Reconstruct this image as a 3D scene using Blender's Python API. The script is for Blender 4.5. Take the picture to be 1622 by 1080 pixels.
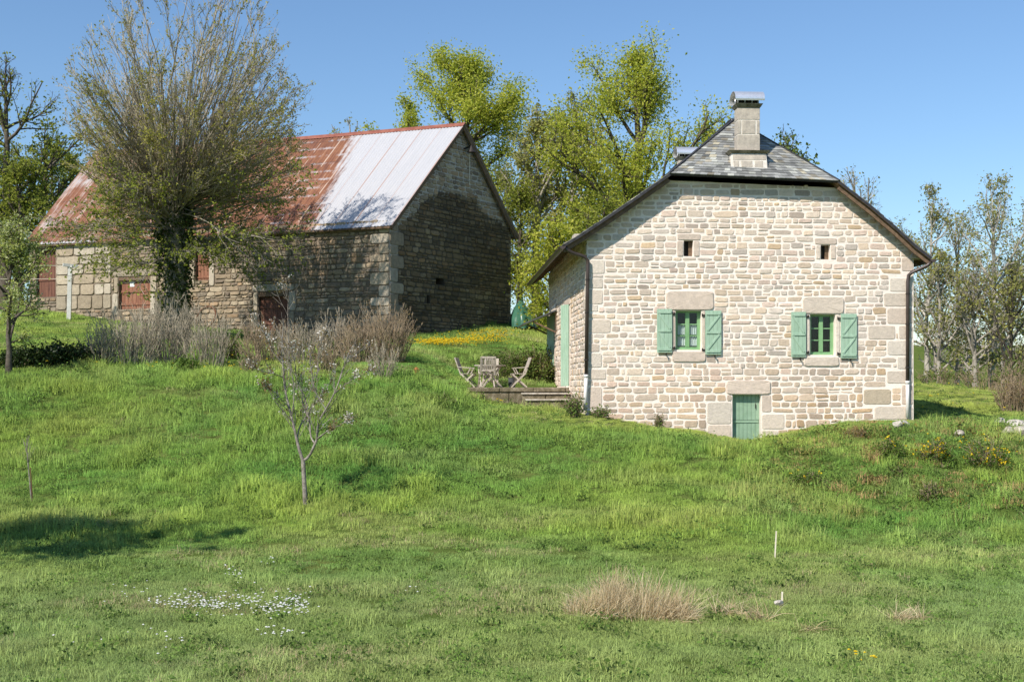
import bpy, math, random
import numpy as np
from mathutils import Vector, Matrix

for o in list(bpy.data.objects):
    bpy.data.objects.remove(o)
SC = bpy.context.scene
COL = SC.collection

# ------------------------------------------------------------------ camera
FPX, CX, HY = 1938.0, 811.0, 612.0          # focal length (px of a 1622 px wide frame), centre column, eye-level row
cam_d = bpy.data.cameras.new('camera')
cam = bpy.data.objects.new('camera', cam_d)
COL.objects.link(cam)
cam_d.sensor_width = 36.0
cam_d.lens = 36.0 * FPX / 1622.0
cam_d.shift_y = 72.0 / 1622.0
cam_d.clip_start = 0.1
cam_d.clip_end = 9000
cam.location = (0, 0, 0)
cam.rotation_euler = (math.radians(90), 0, 0)
SC.camera = cam

# ------------------------------------------------------------------ sky, sun, exposure
SUN_EL = math.radians(43)
SUN_AZ = math.atan2(-0.64, -0.77)           # compass bearing from +Y towards +X: sun behind the camera, to the left
w = bpy.data.worlds.new('World')
SC.world = w
w.use_nodes = True
wn = w.node_tree
bg = wn.nodes['Background']
sky = wn.nodes.new('ShaderNodeTexSky')
sky.sky_type = 'NISHITA'
sky.sun_disc = False
sky.sun_elevation = SUN_EL
sky.sun_rotation = SUN_AZ
sky.altitude = 400
sky.air_density = 1.25
sky.dust_density = 0.0
sky.ozone_density = 7.0
wn.links.new(sky.outputs[0], bg.inputs[0])
bg.inputs[1].default_value = 0.111
sd = bpy.data.lights.new('sun', 'SUN')
sd.energy = 4.9
sd.angle = math.radians(0.53)
sd.color = (1.0, 0.93, 0.84)
sun = bpy.data.objects.new('sun', sd)
COL.objects.link(sun)
sv = Vector((math.sin(SUN_AZ) * math.cos(SUN_EL), math.cos(SUN_AZ) * math.cos(SUN_EL), math.sin(SUN_EL)))
sun.rotation_euler = sv.to_track_quat('Z', 'Y').to_euler()
sun.location = (-30, -30, 40)
SC.view_settings.view_transform = 'Standard'
SC.view_settings.look = 'None'
SC.view_settings.gamma = 1
SC.view_settings.exposure = 0.36
SC.render.film_transparent = False
SC.cycles.max_bounces = 6
SC.cycles.transparent_max_bounces = 12
SC.cycles.sample_clamp_indirect = 6

# ------------------------------------------------------------------ helpers
def P(px, py, d):
    return np.array([(px - CX) / FPX * d, d, (HY - py) / FPX * d])

def link(o, parent=None):
    COL.objects.link(o)
    if parent is not None:
        o.parent = parent
    return o

def tag(o, label=None, cat=None, group=None, kind=None):
    if label: o['label'] = label
    if cat: o['category'] = cat
    if group: o['group'] = group
    if kind: o['kind'] = kind
    return o

def empty(name, loc, rz=0.0, label=None, cat=None, group=None):
    o = bpy.data.objects.new(name, None)
    o.empty_display_size = 0.3
    o.location = tuple(float(c) for c in loc)
    o.rotation_euler = (0, 0, rz)
    COL.objects.link(o)
    tag(o, label, cat, group)
    return o

def children(o):
    return [c for c in bpy.data.objects if c.parent == o]

def copy_tree(o, parent=None):
    c = o.copy()
    COL.objects.link(c)
    c.parent = parent
    for ch in children(o):
        if ch is not c:
            copy_tree(ch, c)
    return c

def mesh_np(name, V, groups, mats, parent=None, smooth=False, color=None, loc=None, uv=None):
    """groups: list of (faces int array [n,k], material index)"""
    V = np.asarray(V, dtype=np.float32)
    me = bpy.data.meshes.new(name)
    me.vertices.add(len(V))
    me.vertices.foreach_set('co', V.ravel())
    groups = [(np.asarray(f, dtype=np.int32), m) for f, m in groups if len(f)]
    nl = sum(f.size for f, _ in groups)
    npoly = sum(len(f) for f, _ in groups)
    me.loops.add(nl)
    me.polygons.add(npoly)
    li = np.concatenate([f.ravel() for f, _ in groups])
    me.loops.foreach_set('vertex_index', li)
    starts, mi, off = [], [], 0
    for f, m in groups:
        n, k = f.shape
        starts.append(off + np.arange(n) * k)
        off += n * k
        mi.append(np.full(n, m))
    me.polygons.foreach_set('loop_start', np.concatenate(starts).astype(np.int32))
    me.polygons.foreach_set('material_index', np.concatenate(mi).astype(np.int32))
    me.polygons.foreach_set('use_smooth', np.full(npoly, smooth))
    if not isinstance(mats, (list, tuple)): mats = [mats]
    for m in mats: me.materials.append(m)
    if color is not None:
        a = me.color_attributes.new('tone', 'FLOAT_COLOR', 'POINT')
        c = np.ones((len(V), 4), dtype=np.float32)
        c[:, :3] = color
        a.data.foreach_set('color', c.ravel())
    if uv is not None:
        l = me.uv_layers.new(name='UVMap')
        l.data.foreach_set('uv', np.asarray(uv, dtype=np.float32)[li].ravel())
    me.update(calc_edges=True)
    me.validate()
    o = bpy.data.objects.new(name, me)
    link(o, parent)
    if loc is not None: o.location = tuple(float(c) for c in loc)
    return o

class MB:
    """collects boxes, beams and tubes into one mesh"""
    def __init__(s): s.v, s.f, s.m = [], [], []
    def quad(s, pts, mi=0):
        i = len(s.v); s.v += [tuple(map(float, p)) for p in pts]
        s.f.append(tuple(range(i, i + len(pts)))); s.m.append(mi)
    def box(s, lo, hi, mi=0):
        x0, y0, z0 = lo; x1, y1, z1 = hi
        s.hexa([(x0,y0,z0),(x1,y0,z0),(x1,y1,z0),(x0,y1,z0),(x0,y0,z1),(x1,y0,z1),(x1,y1,z1),(x0,y1,z1)], mi)
    def hexa(s, p, mi=0):
        i = len(s.v); s.v += [tuple(map(float, q)) for q in p]
        for f in ((3,2,1,0),(4,5,6,7),(0,1,5,4),(1,2,6,5),(2,3,7,6),(3,0,4,7)):
            s.f.append(tuple(i + k for k in f)); s.m.append(mi)
    def beam(s, p0, p1, wx, wz, mi=0, up=(0,0,1)):
        p0, p1 = Vector(p0), Vector(p1)
        t = (p1 - p0).normalized(); u = Vector(up)
        if abs(t.dot(u)) > 0.98: u = Vector((0,1,0))
        a = t.cross(u).normalized() * wx * .5; b = a.cross(t).normalized() * wz * .5
        s.hexa([p0-a-b, p0+a-b, p0+a+b, p0-a+b, p1-a-b, p1+a-b, p1+a+b, p1-a+b], mi)
    def tube(s, pts, r, n=10, mi=0, arc=None, cap=True):
        pts = [Vector(p) for p in pts]
        rr = r if isinstance(r, (list, tuple)) else [r] * len(pts)
        base = len(s.v)
        ref = None
        for k, p in enumerate(pts):
            t = (pts[min(k+1, len(pts)-1)] - pts[max(k-1, 0)]).normalized()
            u = Vector((0,0,1)) if abs(t.z) < .9 else Vector((0,1,0))
            a = t.cross(u).normalized(); b = a.cross(t).normalized()
            if ref is not None and a.dot(ref) < 0: a, b = -a, -b
            ref = a
            for j in range(n):
                th = 2*math.pi*j/n
                q = p + (a*math.cos(th) + b*math.sin(th)) * rr[k]
                s.v.append(tuple(q))
        for k in range(len(pts)-1):
            for j in range(n):
                j2 = (j+1) % n
                s.f.append((base+k*n+j, base+k*n+j2, base+(k+1)*n+j2, base+(k+1)*n+j)); s.m.append(mi)
        if cap:
            s.f.append(tuple(base+j for j in range(n))[::-1]); s.m.append(mi)
            s.f.append(tuple(base+(len(pts)-1)*n+j for j in range(n))); s.m.append(mi)
    def build(s, name, mats, parent=None, smooth=False, bevel=0.0, loc=None):
        me = bpy.data.meshes.new(name)
        me.from_pydata(s.v, [], s.f)
        if not isinstance(mats, (list, tuple)): mats = [mats]
        for m in mats: me.materials.append(m)
        me.polygons.foreach_set('material_index', s.m)
        if smooth: me.polygons.foreach_set('use_smooth', [True]*len(s.f))
        me.update()
        o = bpy.data.objects.new(name, me)
        link(o, parent)
        if loc is not None: o.location = tuple(float(c) for c in loc)
        if bevel:
            b = o.modifiers.new('bevel', 'BEVEL'); b.width = bevel; b.segments = 2; b.limit_method = 'ANGLE'
        return o

def _hash(ix, iy, seed):
    h = (ix.astype(np.int64) * 374761393 + iy.astype(np.int64) * 668265263 + seed * 1442695041) & 0x7fffffff
    h = ((h ^ (h >> 13)) * 1274126177) & 0x7fffffff
    h = h ^ (h >> 16)
    return (h & 0xffff) / 65535.0

def vnoise(x, y, seed=0):
    x = np.asarray(x, dtype=float); y = np.asarray(y, dtype=float)
    ix, iy = np.floor(x), np.floor(y)
    fx, fy = x - ix, y - iy
    fx = fx*fx*(3-2*fx); fy = fy*fy*(3-2*fy)
    a = _hash(ix, iy, seed); b = _hash(ix+1, iy, seed); c = _hash(ix, iy+1, seed); d = _hash(ix+1, iy+1, seed)
    return (a*(1-fx)+b*fx)*(1-fy) + (c*(1-fx)+d*fx)*fy

def fnoise(x, y, seed=0, octv=3):
    s, a, t = 0, 1.0, 0
    for k in range(octv):
        s = s + a*vnoise(x*2**k, y*2**k, seed+k*17); t += a; a *= .5
    return s/t

# ------------------------------------------------------------------ materials
def new_mat(name):
    m = bpy.data.materials.new(name)
    m.use_nodes = True
    nt = m.node_tree
    return m, nt, nt.nodes['Principled BSDF']

def nd(nt, t, **kw):
    n = nt.nodes.new(t)
    ins = kw.pop('ins', {})
    for k, v in kw.items(): setattr(n, k, v)
    for k, v in ins.items():
        if isinstance(v, bpy.types.NodeSocket): nt.links.new(v, n.inputs[k])
        else: n.inputs[k].default_value = v
    return n

def mth(nt, op, a, b=0.0, c=0.0, clamp=False):
    n = nd(nt, 'ShaderNodeMath', operation=op, use_clamp=clamp)
    for i, v in enumerate((a, b, c)):
        if isinstance(v, bpy.types.NodeSocket): nt.links.new(v, n.inputs[i])
        else: n.inputs[i].default_value = v
    return n.outputs[0]

def mixc(nt, f, a, b, mode='MIX'):
    n = nd(nt, 'ShaderNodeMix', data_type='RGBA', blend_type=mode)
    for i, v in ((0, f), (6, a), (7, b)):
        if isinstance(v, bpy.types.NodeSocket): nt.links.new(v, n.inputs[i])
        elif i == 0: n.inputs[0].default_value = v
        else: n.inputs[i].default_value = tuple(v) + (1,) if len(v) == 3 else v
    return n.outputs[2]

def noise(nt, scale, detail=4, rough=.6, vec=None, dist=0):
    n = nd(nt, 'ShaderNodeTexNoise', ins={'Scale': scale, 'Detail': detail, 'Roughness': rough, 'Distortion': dist})
    if vec is not None: nt.links.new(vec, n.inputs['Vector'])
    return n.outputs[0]

def ramp(nt, fac, stops):
    n = nd(nt, 'ShaderNodeValToRGB')
    nt.links.new(fac, n.inputs[0])
    el = n.color_ramp.elements
    while len(el) > 1: el.remove(el[-1])
    for i, (p, c) in enumerate(stops):
        e = el[0] if i == 0 else el.new(p)
        e.position = p
        e.color = (c, c, c, 1) if isinstance(c, (int, float)) else tuple(c) + (1,)
    return n.outputs[0]

def bump(nt, bsdf, h, strength=.5, dist=.02):
    n = nd(nt, 'ShaderNodeBump', ins={'Strength': strength, 'Distance': dist, 'Height': h})
    nt.links.new(n.outputs[0], bsdf.inputs['Normal'])

def objco(nt):
    return nd(nt, 'ShaderNodeTexCoord').outputs['Object']

def wpos(nt):
    return nd(nt, 'ShaderNodeNewGeometry').outputs['Position']

def mat_noise(name, c1, c2, scale=6, rough=.8, bstr=.3, bscale=None, bdist=.01, metallic=0, c3=None, spec=.3):
    m, nt, b = new_mat(name)
    co = objco(nt)
    n = noise(nt, scale, 6, .65, co)
    st = [(.35, c1), (.65, c2)] if c3 is None else [(.32, c1), (.52, c2), (.7, c3)]
    nt.links.new(ramp(nt, n, st), b.inputs['Base Color'])
    b.inputs['Roughness'].default_value = rough
    b.inputs['Metallic'].default_value = metallic
    b.inputs['Specular IOR Level'].default_value = spec
    if bstr: bump(nt, b, noise(nt, bscale or scale*6, 5, .7, co), bstr, bdist)
    return m

def mat_tone(name, rough=.85, scale=9, lo=.72, hi=1.22, bstr=.6, bscale=35, bdist=.012, spec=.25):
    """colour from the mesh's own 'tone' attribute, mottled"""
    m, nt, b = new_mat(name)
    co = objco(nt)
    at = nd(nt, 'ShaderNodeAttribute', attribute_name='tone').outputs['Color']
    n = noise(nt, scale, 6, .7, co)
    n2 = noise(nt, scale*7, 3, .7, co)
    k = ramp(nt, mth(nt, 'ADD', mth(nt, 'MULTIPLY', n, .65), mth(nt, 'MULTIPLY', n2, .35)), [(.3, lo), (.7, hi)])
    nt.links.new(mixc(nt, 1.0, at, k, 'MULTIPLY'), b.inputs['Base Color'])
    b.inputs['Roughness'].default_value = rough
    b.inputs['Specular IOR Level'].default_value = spec
    bump(nt, b, noise(nt, bscale, 5, .7, co), bstr, bdist)
    return m

def mat_leaf(name, cols, trans=.35, rough=.6, nscale=.5):
    """leaf colour varies per leaf and in patches; lets light through"""
    m, nt, b = new_mat(name)
    r = nd(nt, 'ShaderNodeNewGeometry').outputs['Random Per Island']
    n = noise(nt, nscale, 2, .5, wpos(nt))
    f = mth(nt, 'ADD', mth(nt, 'MULTIPLY', r, .6), mth(nt, 'MULTIPLY', n, .4))
    st = [(.15 + .7*i/(len(cols)-1), c) for i, c in enumerate(cols)]
    c = ramp(nt, f, st)
    nt.links.new(c, b.inputs['Base Color'])
    b.inputs['Roughness'].default_value = rough
    b.inputs['Specular IOR Level'].default_value = .25
    t = nd(nt, 'ShaderNodeBsdfTranslucent')
    nt.links.new(c, t.inputs[0])
    mx = nd(nt, 'ShaderNodeMixShader', ins={0: trans})
    nt.links.new(b.outputs[0], mx.inputs[1]); nt.links.new(t.outputs[0], mx.inputs[2])
    nt.links.new(mx.outputs[0], nt.nodes['Material Output'].inputs[0])
    return m

M = {}
M['mortar_stone'] = mat_tone('rubble_stone', scale=11, lo=.74, hi=1.2, bstr=.9, bscale=28, bdist=.02)
M['mortar'] = mat_tone('lime_mortar', scale=3, lo=.88, hi=1.1, bstr=.8, bscale=25, bdist=.02)
M['barn_stone'] = mat_tone('barn_stone', scale=6, lo=.6, hi=1.35, bdist=.02)
M['slate'] = mat_tone('roof_slate', rough=.55, scale=5, lo=.65, hi=1.35, bstr=.35, bscale=30, bdist=.006, spec=.4)
M['granite'] = mat_noise('dressed_granite', (.36,.32,.27), (.52,.46,.38), 9, .85, .5, 60, .01)
M['cap_stone'] = mat_noise('mossy_cap_stone', (.10,.09,.05), (.30,.27,.21), 7, .9, .6, 40, .015)
M['dark_wood'] = mat_noise('weathered_rafter_wood', (.10,.065,.04), (.20,.13,.08), 8, .8, .3)
M['soffit'] = mat_noise('soffit_boards', (.16,.10,.06), (.27,.18,.11), 5, .75, .3)
M['roof_edge'] = mat_noise('roof_edge_slate', (.02,.02,.023), (.05,.05,.055), 8, .7, .2)
M['pipe_brown'] = mat_noise('brown_pipe_paint', (.05,.035,.03), (.075,.055,.05), 3, .4, .05, spec=.5)
M['pipe_white'] = mat_noise('white_pipe_paint', (.62,.60,.56), (.74,.72,.68), 6, .5, .1)
M['steel'] = mat_noise('chimney_steel', (.72,.73,.75), (.86,.86,.88), 4, .38, .05, metallic=.75)
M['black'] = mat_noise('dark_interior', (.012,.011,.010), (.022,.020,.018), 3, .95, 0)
M['green_paint'] = mat_noise('green_shutter_paint', (.225,.36,.245), (.33,.47,.345), 5, .5, .15, 40, .004, spec=.4)
M['green_door'] = mat_noise('green_door_paint', (.215,.33,.22), (.30,.425,.305), 3, .6, .2, 30, .004)
M['green_frame'] = mat_noise('green_window_paint', (.17,.33,.15), (.24,.42,.21), 4, .45, .1)
M['iron'] = mat_noise('black_iron', (.015,.014,.013), (.04,.03,.025), 20, .6, .2)
M['curtain'] = mat_noise('white_lace', (.66,.66,.68), (.82,.82,.83), 30, .9, .2)
M['teak'] = mat_noise('weathered_teak', (.32,.275,.22), (.52,.465,.39), 14, .8, .3)
M['mossy'] = mat_noise('mossy_step_stone', (.07,.06,.03), (.17,.14,.09), 6, .95, .7, 30, .02, c3=(.32,.27,.20))
M['concrete_post'] = mat_noise('pale_post', (.50,.49,.44), (.66,.65,.6), 8, .8, .3)
M['rust_iron'] = mat_noise('rusty_iron', (.10,.05,.03), (.19,.09,.05), 18, .85, .4)
M['rock'] = mat_noise('field_rock', (.22,.19,.15), (.46,.41,.34), 5, .9, .8, 20, .03, c3=(.58,.54,.47))
M['white_rock'] = mat_noise('pale_field_rock', (.33,.30,.255), (.52,.48,.42), 6, .9, .6, 20, .02)
M['stake'] = mat_noise('peeled_stake', (.60,.53,.40), (.76,.70,.57), 12, .8, .2)
M['paper'] = mat_noise('paper', (.7,.7,.68), (.8,.8,.78), 5, .8, 0)
M['tarp'] = mat_noise('green_tarpaulin', (.03,.10,.065), (.06,.17,.11), 3, .35, .3, 4, .05, spec=.5)
M['orange_clay'] = mat_noise('orange_clay', (.30,.07,.025), (.42,.12,.05), 10, .7, .2)
M['pot_grey'] = mat_noise('dark_pot', (.05,.055,.06), (.09,.095,.1), 8, .6, .2)
M['canopy'] = mat_noise('dark_canopy_sheet', (.05,.052,.055), (.10,.10,.105), 6, .3, .1, spec=.5)

m, nt, b = new_mat('window_glass')
gl = nd(nt, 'ShaderNodeBsdfGlossy', ins={'Roughness': .03, 'Color': (1,1,1,1)})
tr = nd(nt, 'ShaderNodeBsdfTransparent', ins={'Color': (.86,.9,.88,1)})
lw_ = nd(nt, 'ShaderNodeLayerWeight', ins={'Blend': .5})
fr = nd(nt, 'ShaderNodeMath', operation='MULTIPLY_ADD', ins={0: mth(nt, 'POWER', lw_.outputs['Facing'], 4.0), 1: .6, 2: .022})
mx = nd(nt, 'ShaderNodeMixShader')
nt.links.new(fr.outputs[0], mx.inputs[0]); nt.links.new(tr.outputs[0], mx.inputs[1]); nt.links.new(gl.outputs[0], mx.inputs[2])
nt.links.new(mx.outputs[0], nt.nodes['Material Output'].inputs[0])
M['glass'] = m

def mat_planks(name, c1, c2, c3, rough=.8):
    m, nt, b = new_mat(name)
    co = objco(nt)
    mp = nd(nt, 'ShaderNodeMapping', ins={'Scale': (6, 6, .8)})
    nt.links.new(co, mp.inputs[0])
    n = noise(nt, 2.2, 6, .7, mp.outputs[0])
    nt.links.new(ramp(nt, n, [(.3, c1), (.52, c2), (.72, c3)]), b.inputs['Base Color'])
    b.inputs['Roughness'].default_value = rough
    bump(nt, b, noise(nt, 9, 4, .7, mp.outputs[0]), .4, .01)
    return m
M['green_paint'] = mat_planks('green_shutter_paint', (.255,.385,.27), (.325,.46,.335), (.42,.555,.43), .55)
M['red_planks'] = mat_planks('red_brown_planks', (.13,.05,.03), (.24,.10,.055), (.33,.17,.10))
M['dark_planks'] = mat_planks('dark_red_planks', (.08,.03,.02), (.15,.06,.035), (.22,.10,.06))

# bark and foliage
def mat_bark(name, c1, c2, c3, scale=5):
    return mat_noise(name, c1, c2, scale, .9, .8, scale*4, .03, c3=c3)
M['bark_lime'] = mat_bark('lime_bark', (.12,.105,.075), (.25,.22,.165), (.38,.345,.28), 2)
M['lime_twig'] = mat_noise('lime_twigs', (.26,.22,.15), (.48,.42,.30), 1.5, .9, 0)
M['bark_dark'] = mat_bark('oak_bark', (.045,.037,.028), (.10,.082,.062), (.17,.15,.12))
M['bark_grey'] = mat_bark('grey_bark', (.17,.15,.12), (.32,.29,.24), (.48,.44,.38))
M['bark_birch'] = mat_bark('birch_bark', (.20,.18,.15), (.38,.35,.30), (.6,.57,.51), 3)
M['bark_cherry'] = mat_bark('cherry_bark', (.13,.112,.09), (.25,.22,.185), (.42,.385,.325), 9)
M['twig'] = mat_noise('bare_twigs', (.23,.195,.14), (.44,.385,.285), 2, .9, 0)
M['twig_brown'] = mat_noise('brown_twigs', (.19,.145,.095), (.37,.285,.185), 2, .9, 0)
M['leaf_yellow'] = mat_leaf('young_oak_leaves', [(.26,.33,.04), (.42,.47,.055), (.54,.56,.075), (.62,.60,.13)], .55)
M['leaf_olive'] = mat_leaf('olive_leaf_buds', [(.25,.22,.05), (.36,.34,.07), (.45,.45,.09)], .5)
M['leaf_lime'] = mat_leaf('lime_tree_leaves', [(.15,.19,.026), (.26,.30,.042), (.38,.40,.065)], .5)
M['leaf_green'] = mat_leaf('mid_green_leaves', [(.07,.11,.02), (.13,.18,.035), (.20,.25,.055)], .4)
M['leaf_birch'] = mat_leaf('birch_leaves', [(.24,.25,.07), (.34,.34,.095), (.43,.41,.14)], .5)
M['leaf_dark'] = mat_leaf('dark_leaves', [(.012,.025,.007), (.03,.055,.013), (.06,.09,.02)], .25, .45)
M['leaf_pale'] = mat_leaf('pale_young_leaves', [(.27,.32,.06), (.38,.43,.10), (.50,.54,.2), (.68,.68,.48)], .5)
M['leaf_ivy'] = mat_leaf('ivy_leaves', [(.02,.035,.008), (.05,.075,.014), (.10,.13,.025)], .25, .5)
M['leaf_bronze'] = mat_leaf('bronze_leaves', [(.13,.08,.03), (.24,.15,.06), (.30,.26,.08)], .35)
M['blossom'] = mat_leaf('pink_white_blossom', [(.62,.56,.47), (.75,.70,.62), (.84,.81,.75)], .35)
M['yellow_petal'] = mat_leaf('yellow_petals', [(.55,.38,.01), (.72,.52,.015), (.8,.62,.03)], .3)
M['white_petal'] = mat_leaf('white_petals', [(.66,.66,.62), (.82,.82,.8)], .25)
M['dry'] = mat_leaf('dry_straw', [(.35,.255,.135), (.57,.45,.26), (.73,.63,.43)], .25, .8, .9)
M['leaf_weed'] = mat_leaf('weed_leaves', [(.07,.125,.022), (.13,.21,.035), (.20,.28,.05)], .45)
# ------------------------------------------------------------------ terrain
NEAR = [(14.5,1080),(18,980),(21.5,900)]
COLS = {
 -500: NEAR+[(23.6,862),(25.8,812),(28.5,747),(31,672),(33,615),(34.5,588),(36,574),(40,548),(46,524),(52,505),(58,490),(66,476),(85,470),(140,500)],
 0:   NEAR+[(23.6,858),(25.8,808),(28.5,745),(31,675),(33,620),(34.5,592),(36,578),(40,552),(46,526),(52,504),(56,490),(66,480),(85,478),(140,510)],
 300: NEAR+[(23.6,855),(25.8,803),(28.5,740),(31,675),(33,622),(34.5,598),(36,585),(40,562),(46,538),(52,522),(58,506),(66,490),(85,485),(140,520)],
 480: NEAR+[(23.6,850),(25.8,801),(28.5,738),(31,678),(33,630),(34.5,605),(36,590),(40,568),(46,545),(52,530),(60,512),(70,498),(85,492),(140,530)],
 650: NEAR+[(23.6,850),(26,795),(28.5,737),(31,684),(33,642),(35,606),(37,586),(40,567),(45,548),(50,533),(60,516),(70,500),(85,498),(140,540)],
 780: NEAR+[(24,846),(26.5,781),(29,733),(31,697),(33,666),(35,652),(38,641),(41,621),(42.6,605),(44.5,580),(47,556),(52,528),(60,505),(72,495),(85,500),(140,550)],
 930: NEAR+[(24,842),(26.5,785),(29,730),(31,692),(33,665),(34,659),(36,653),(38,645),(42,616),(46,590),(52,550),(60,515),(72,505),(85,510),(140,570)],
 1060:NEAR+[(24,843),(26.5,788),(29,737),(31,699),(33,681),(34,677),(36,668),(42,640),(52,590),(60,560),(72,550),(85,560),(140,600)],
 1185:NEAR+[(24,846),(26.5,791),(29,744),(30.5,716),(32,704),(34.2,699),(36,688),(45,640),(60,610),(75,600),(85,600),(140,640)],
 1330:[(14.5,1080),(18,982),(21.5,905),(24,858),(26.5,798),(29,739),(31,699),(32.5,680),(34.4,671),(36,660),(45,630),(60,612),(75,606),(90,620),(140,660)],
 1447:[(14.5,1080),(18,984),(21.5,910),(24,865),(26.5,803),(29,745),(31,697),(32.5,675),(34.6,666),(37,658),(41,640),(46,624),(52,610),(60,607),(75,608),(95,635),(140,690)],
 1622:[(14.5,1080),(18,986),(21.5,913),(24,868),(26.5,808),(29,750),(31,714),(33,692),(35,677),(38,662),(42,647),(47,631),(52,622),(60,618),(75,620),(95,645),(140,700)],
 2200:[(14.5,1080),(18,986),(21.5,913),(24,868),(26.5,808),(29,750),(31,714),(33,692),(35,677),(38,662),(42,647),(47,631),(52,624),(60,620),(75,622),(95,650),(140,705)],
}
_ck = sorted(COLS)
_D = np.concatenate([np.arange(14.5, 90, .25), np.arange(90, 141, 2.)])
_Z = np.array([np.interp(_D, [d for d, y in COLS[k]], [(HY-y)/FPX*d for d, y in COLS[k]]) for k in _ck])
for _ in range(3):
    _Z[:, 3:-3] = (_Z[:, 1:-5] + _Z[:, 2:-4]*2 + _Z[:, 3:-3]*3 + _Z[:, 4:-2]*2 + _Z[:, 5:-1]) / 9

def terrain_z(X, Y, bumps=True):
    X = np.asarray(X, float); Y = np.asarray(Y, float)
    Yc = np.clip(Y, 14.5, 140)
    u = np.clip(X / np.maximum(Yc, 14.5) * FPX + CX, _ck[0], _ck[-1])
    out = np.zeros(np.broadcast(X, Y).shape)
    u, Yc = np.broadcast_arrays(u, Yc)
    for i in range(len(_ck)-1):
        a, b_ = _ck[i], _ck[i+1]
        msk = (u >= a) & (u <= b_)
        if not msk.any(): continue
        t = (u[msk]-a)/(b_-a); t = t*t*(3-2*t)*.6 + t*.4
        out[msk] = np.interp(Yc[msk], _D, _Z[i])*(1-t) + np.interp(Yc[msk], _D, _Z[i+1])*t
    # the ground climbs again under the viewer
    Yb = np.broadcast_to(Y, out.shape)
    near = np.clip((14.5 - Yb)/13.0, 0, 1); near = near*near*(3-2*near)
    out = out*(1-near) + (-1.65)*near
    far = np.clip((Yb-140)/1500, 0, 1)
    out = out - 60*far + 74*np.exp(-((Yb-950)/230.)**2)*(.75+.5*vnoise(X/260., Yb/900., 4))
    if bumps:
        k = np.clip((Yb-4)/8, 0, 1)
        amp = .05 + .10*np.clip((Yb-23)/4, 0, 1)*np.clip((33-Yb)/3, 0, 1)
        out = out + k*amp*(fnoise(X*.9, Y*.9, 5, 3)-.5)*2 + k*.12*(fnoise(X*.22, Y*.22, 9, 2)-.5)
    return out

def tz(x, y): return float(terrain_z(np.array([x]), np.array([y]))[0])
def G(px, d, dz=0.0):
    """point of the ground in the column px at distance d"""
    x = (px-CX)/FPX*d
    return np.array([x, d, tz(x, d)+dz])

def axis(lo, hi, step, far, grow=1.25):
    a = list(np.arange(lo, hi+1e-6, step))
    s, x = step, a[-1]
    while x < far: s *= grow; x += s; a.append(x)
    s, x = step, a[0]
    pre = []
    while x > -far: s *= grow; x -= s; pre.append(x)
    return np.array(pre[::-1] + a)
gx = axis(-34, 34, .3, 3500); gy = axis(-4, 74, .3, 3500)
gy = gy[gy > -400]
XX, YY = np.meshgrid(gx, gy)
ZZ = terrain_z(XX, YY)
V = np.stack([XX, YY, ZZ], -1).reshape(-1, 3)
nx_, ny_ = len(gx), len(gy)
ii = (np.arange(ny_-1)[:, None]*nx_ + np.arange(nx_-1)[None]).ravel()
m, nt, b = new_mat('meadow_soil')
wp = wpos(nt)
n1 = noise(nt, .35, 5, .6, wp); n2 = noise(nt, 4, 5, .7, wp)
c = ramp(nt, mth(nt, 'ADD', mth(nt, 'MULTIPLY', n1, .5), mth(nt, 'MULTIPLY', n2, .5)),
         [(.3, (.06,.09,.02)), (.48, (.09,.13,.03)), (.6, (.13,.15,.045)), (.74, (.18,.165,.08))])
nt.links.new(c, b.inputs['Base Color']); b.inputs['Roughness'].default_value = 1
b.inputs['Specular IOR Level'].default_value = 0
bump(nt, b, noise(nt, 14, 5, .7, wp), .8, .06)
tag(mesh_np('meadow_ground', V, [(np.stack([ii, ii+1, ii+1+nx_, ii+nx_], 1), 0)], m, smooth=True), kind='structure')

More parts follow.
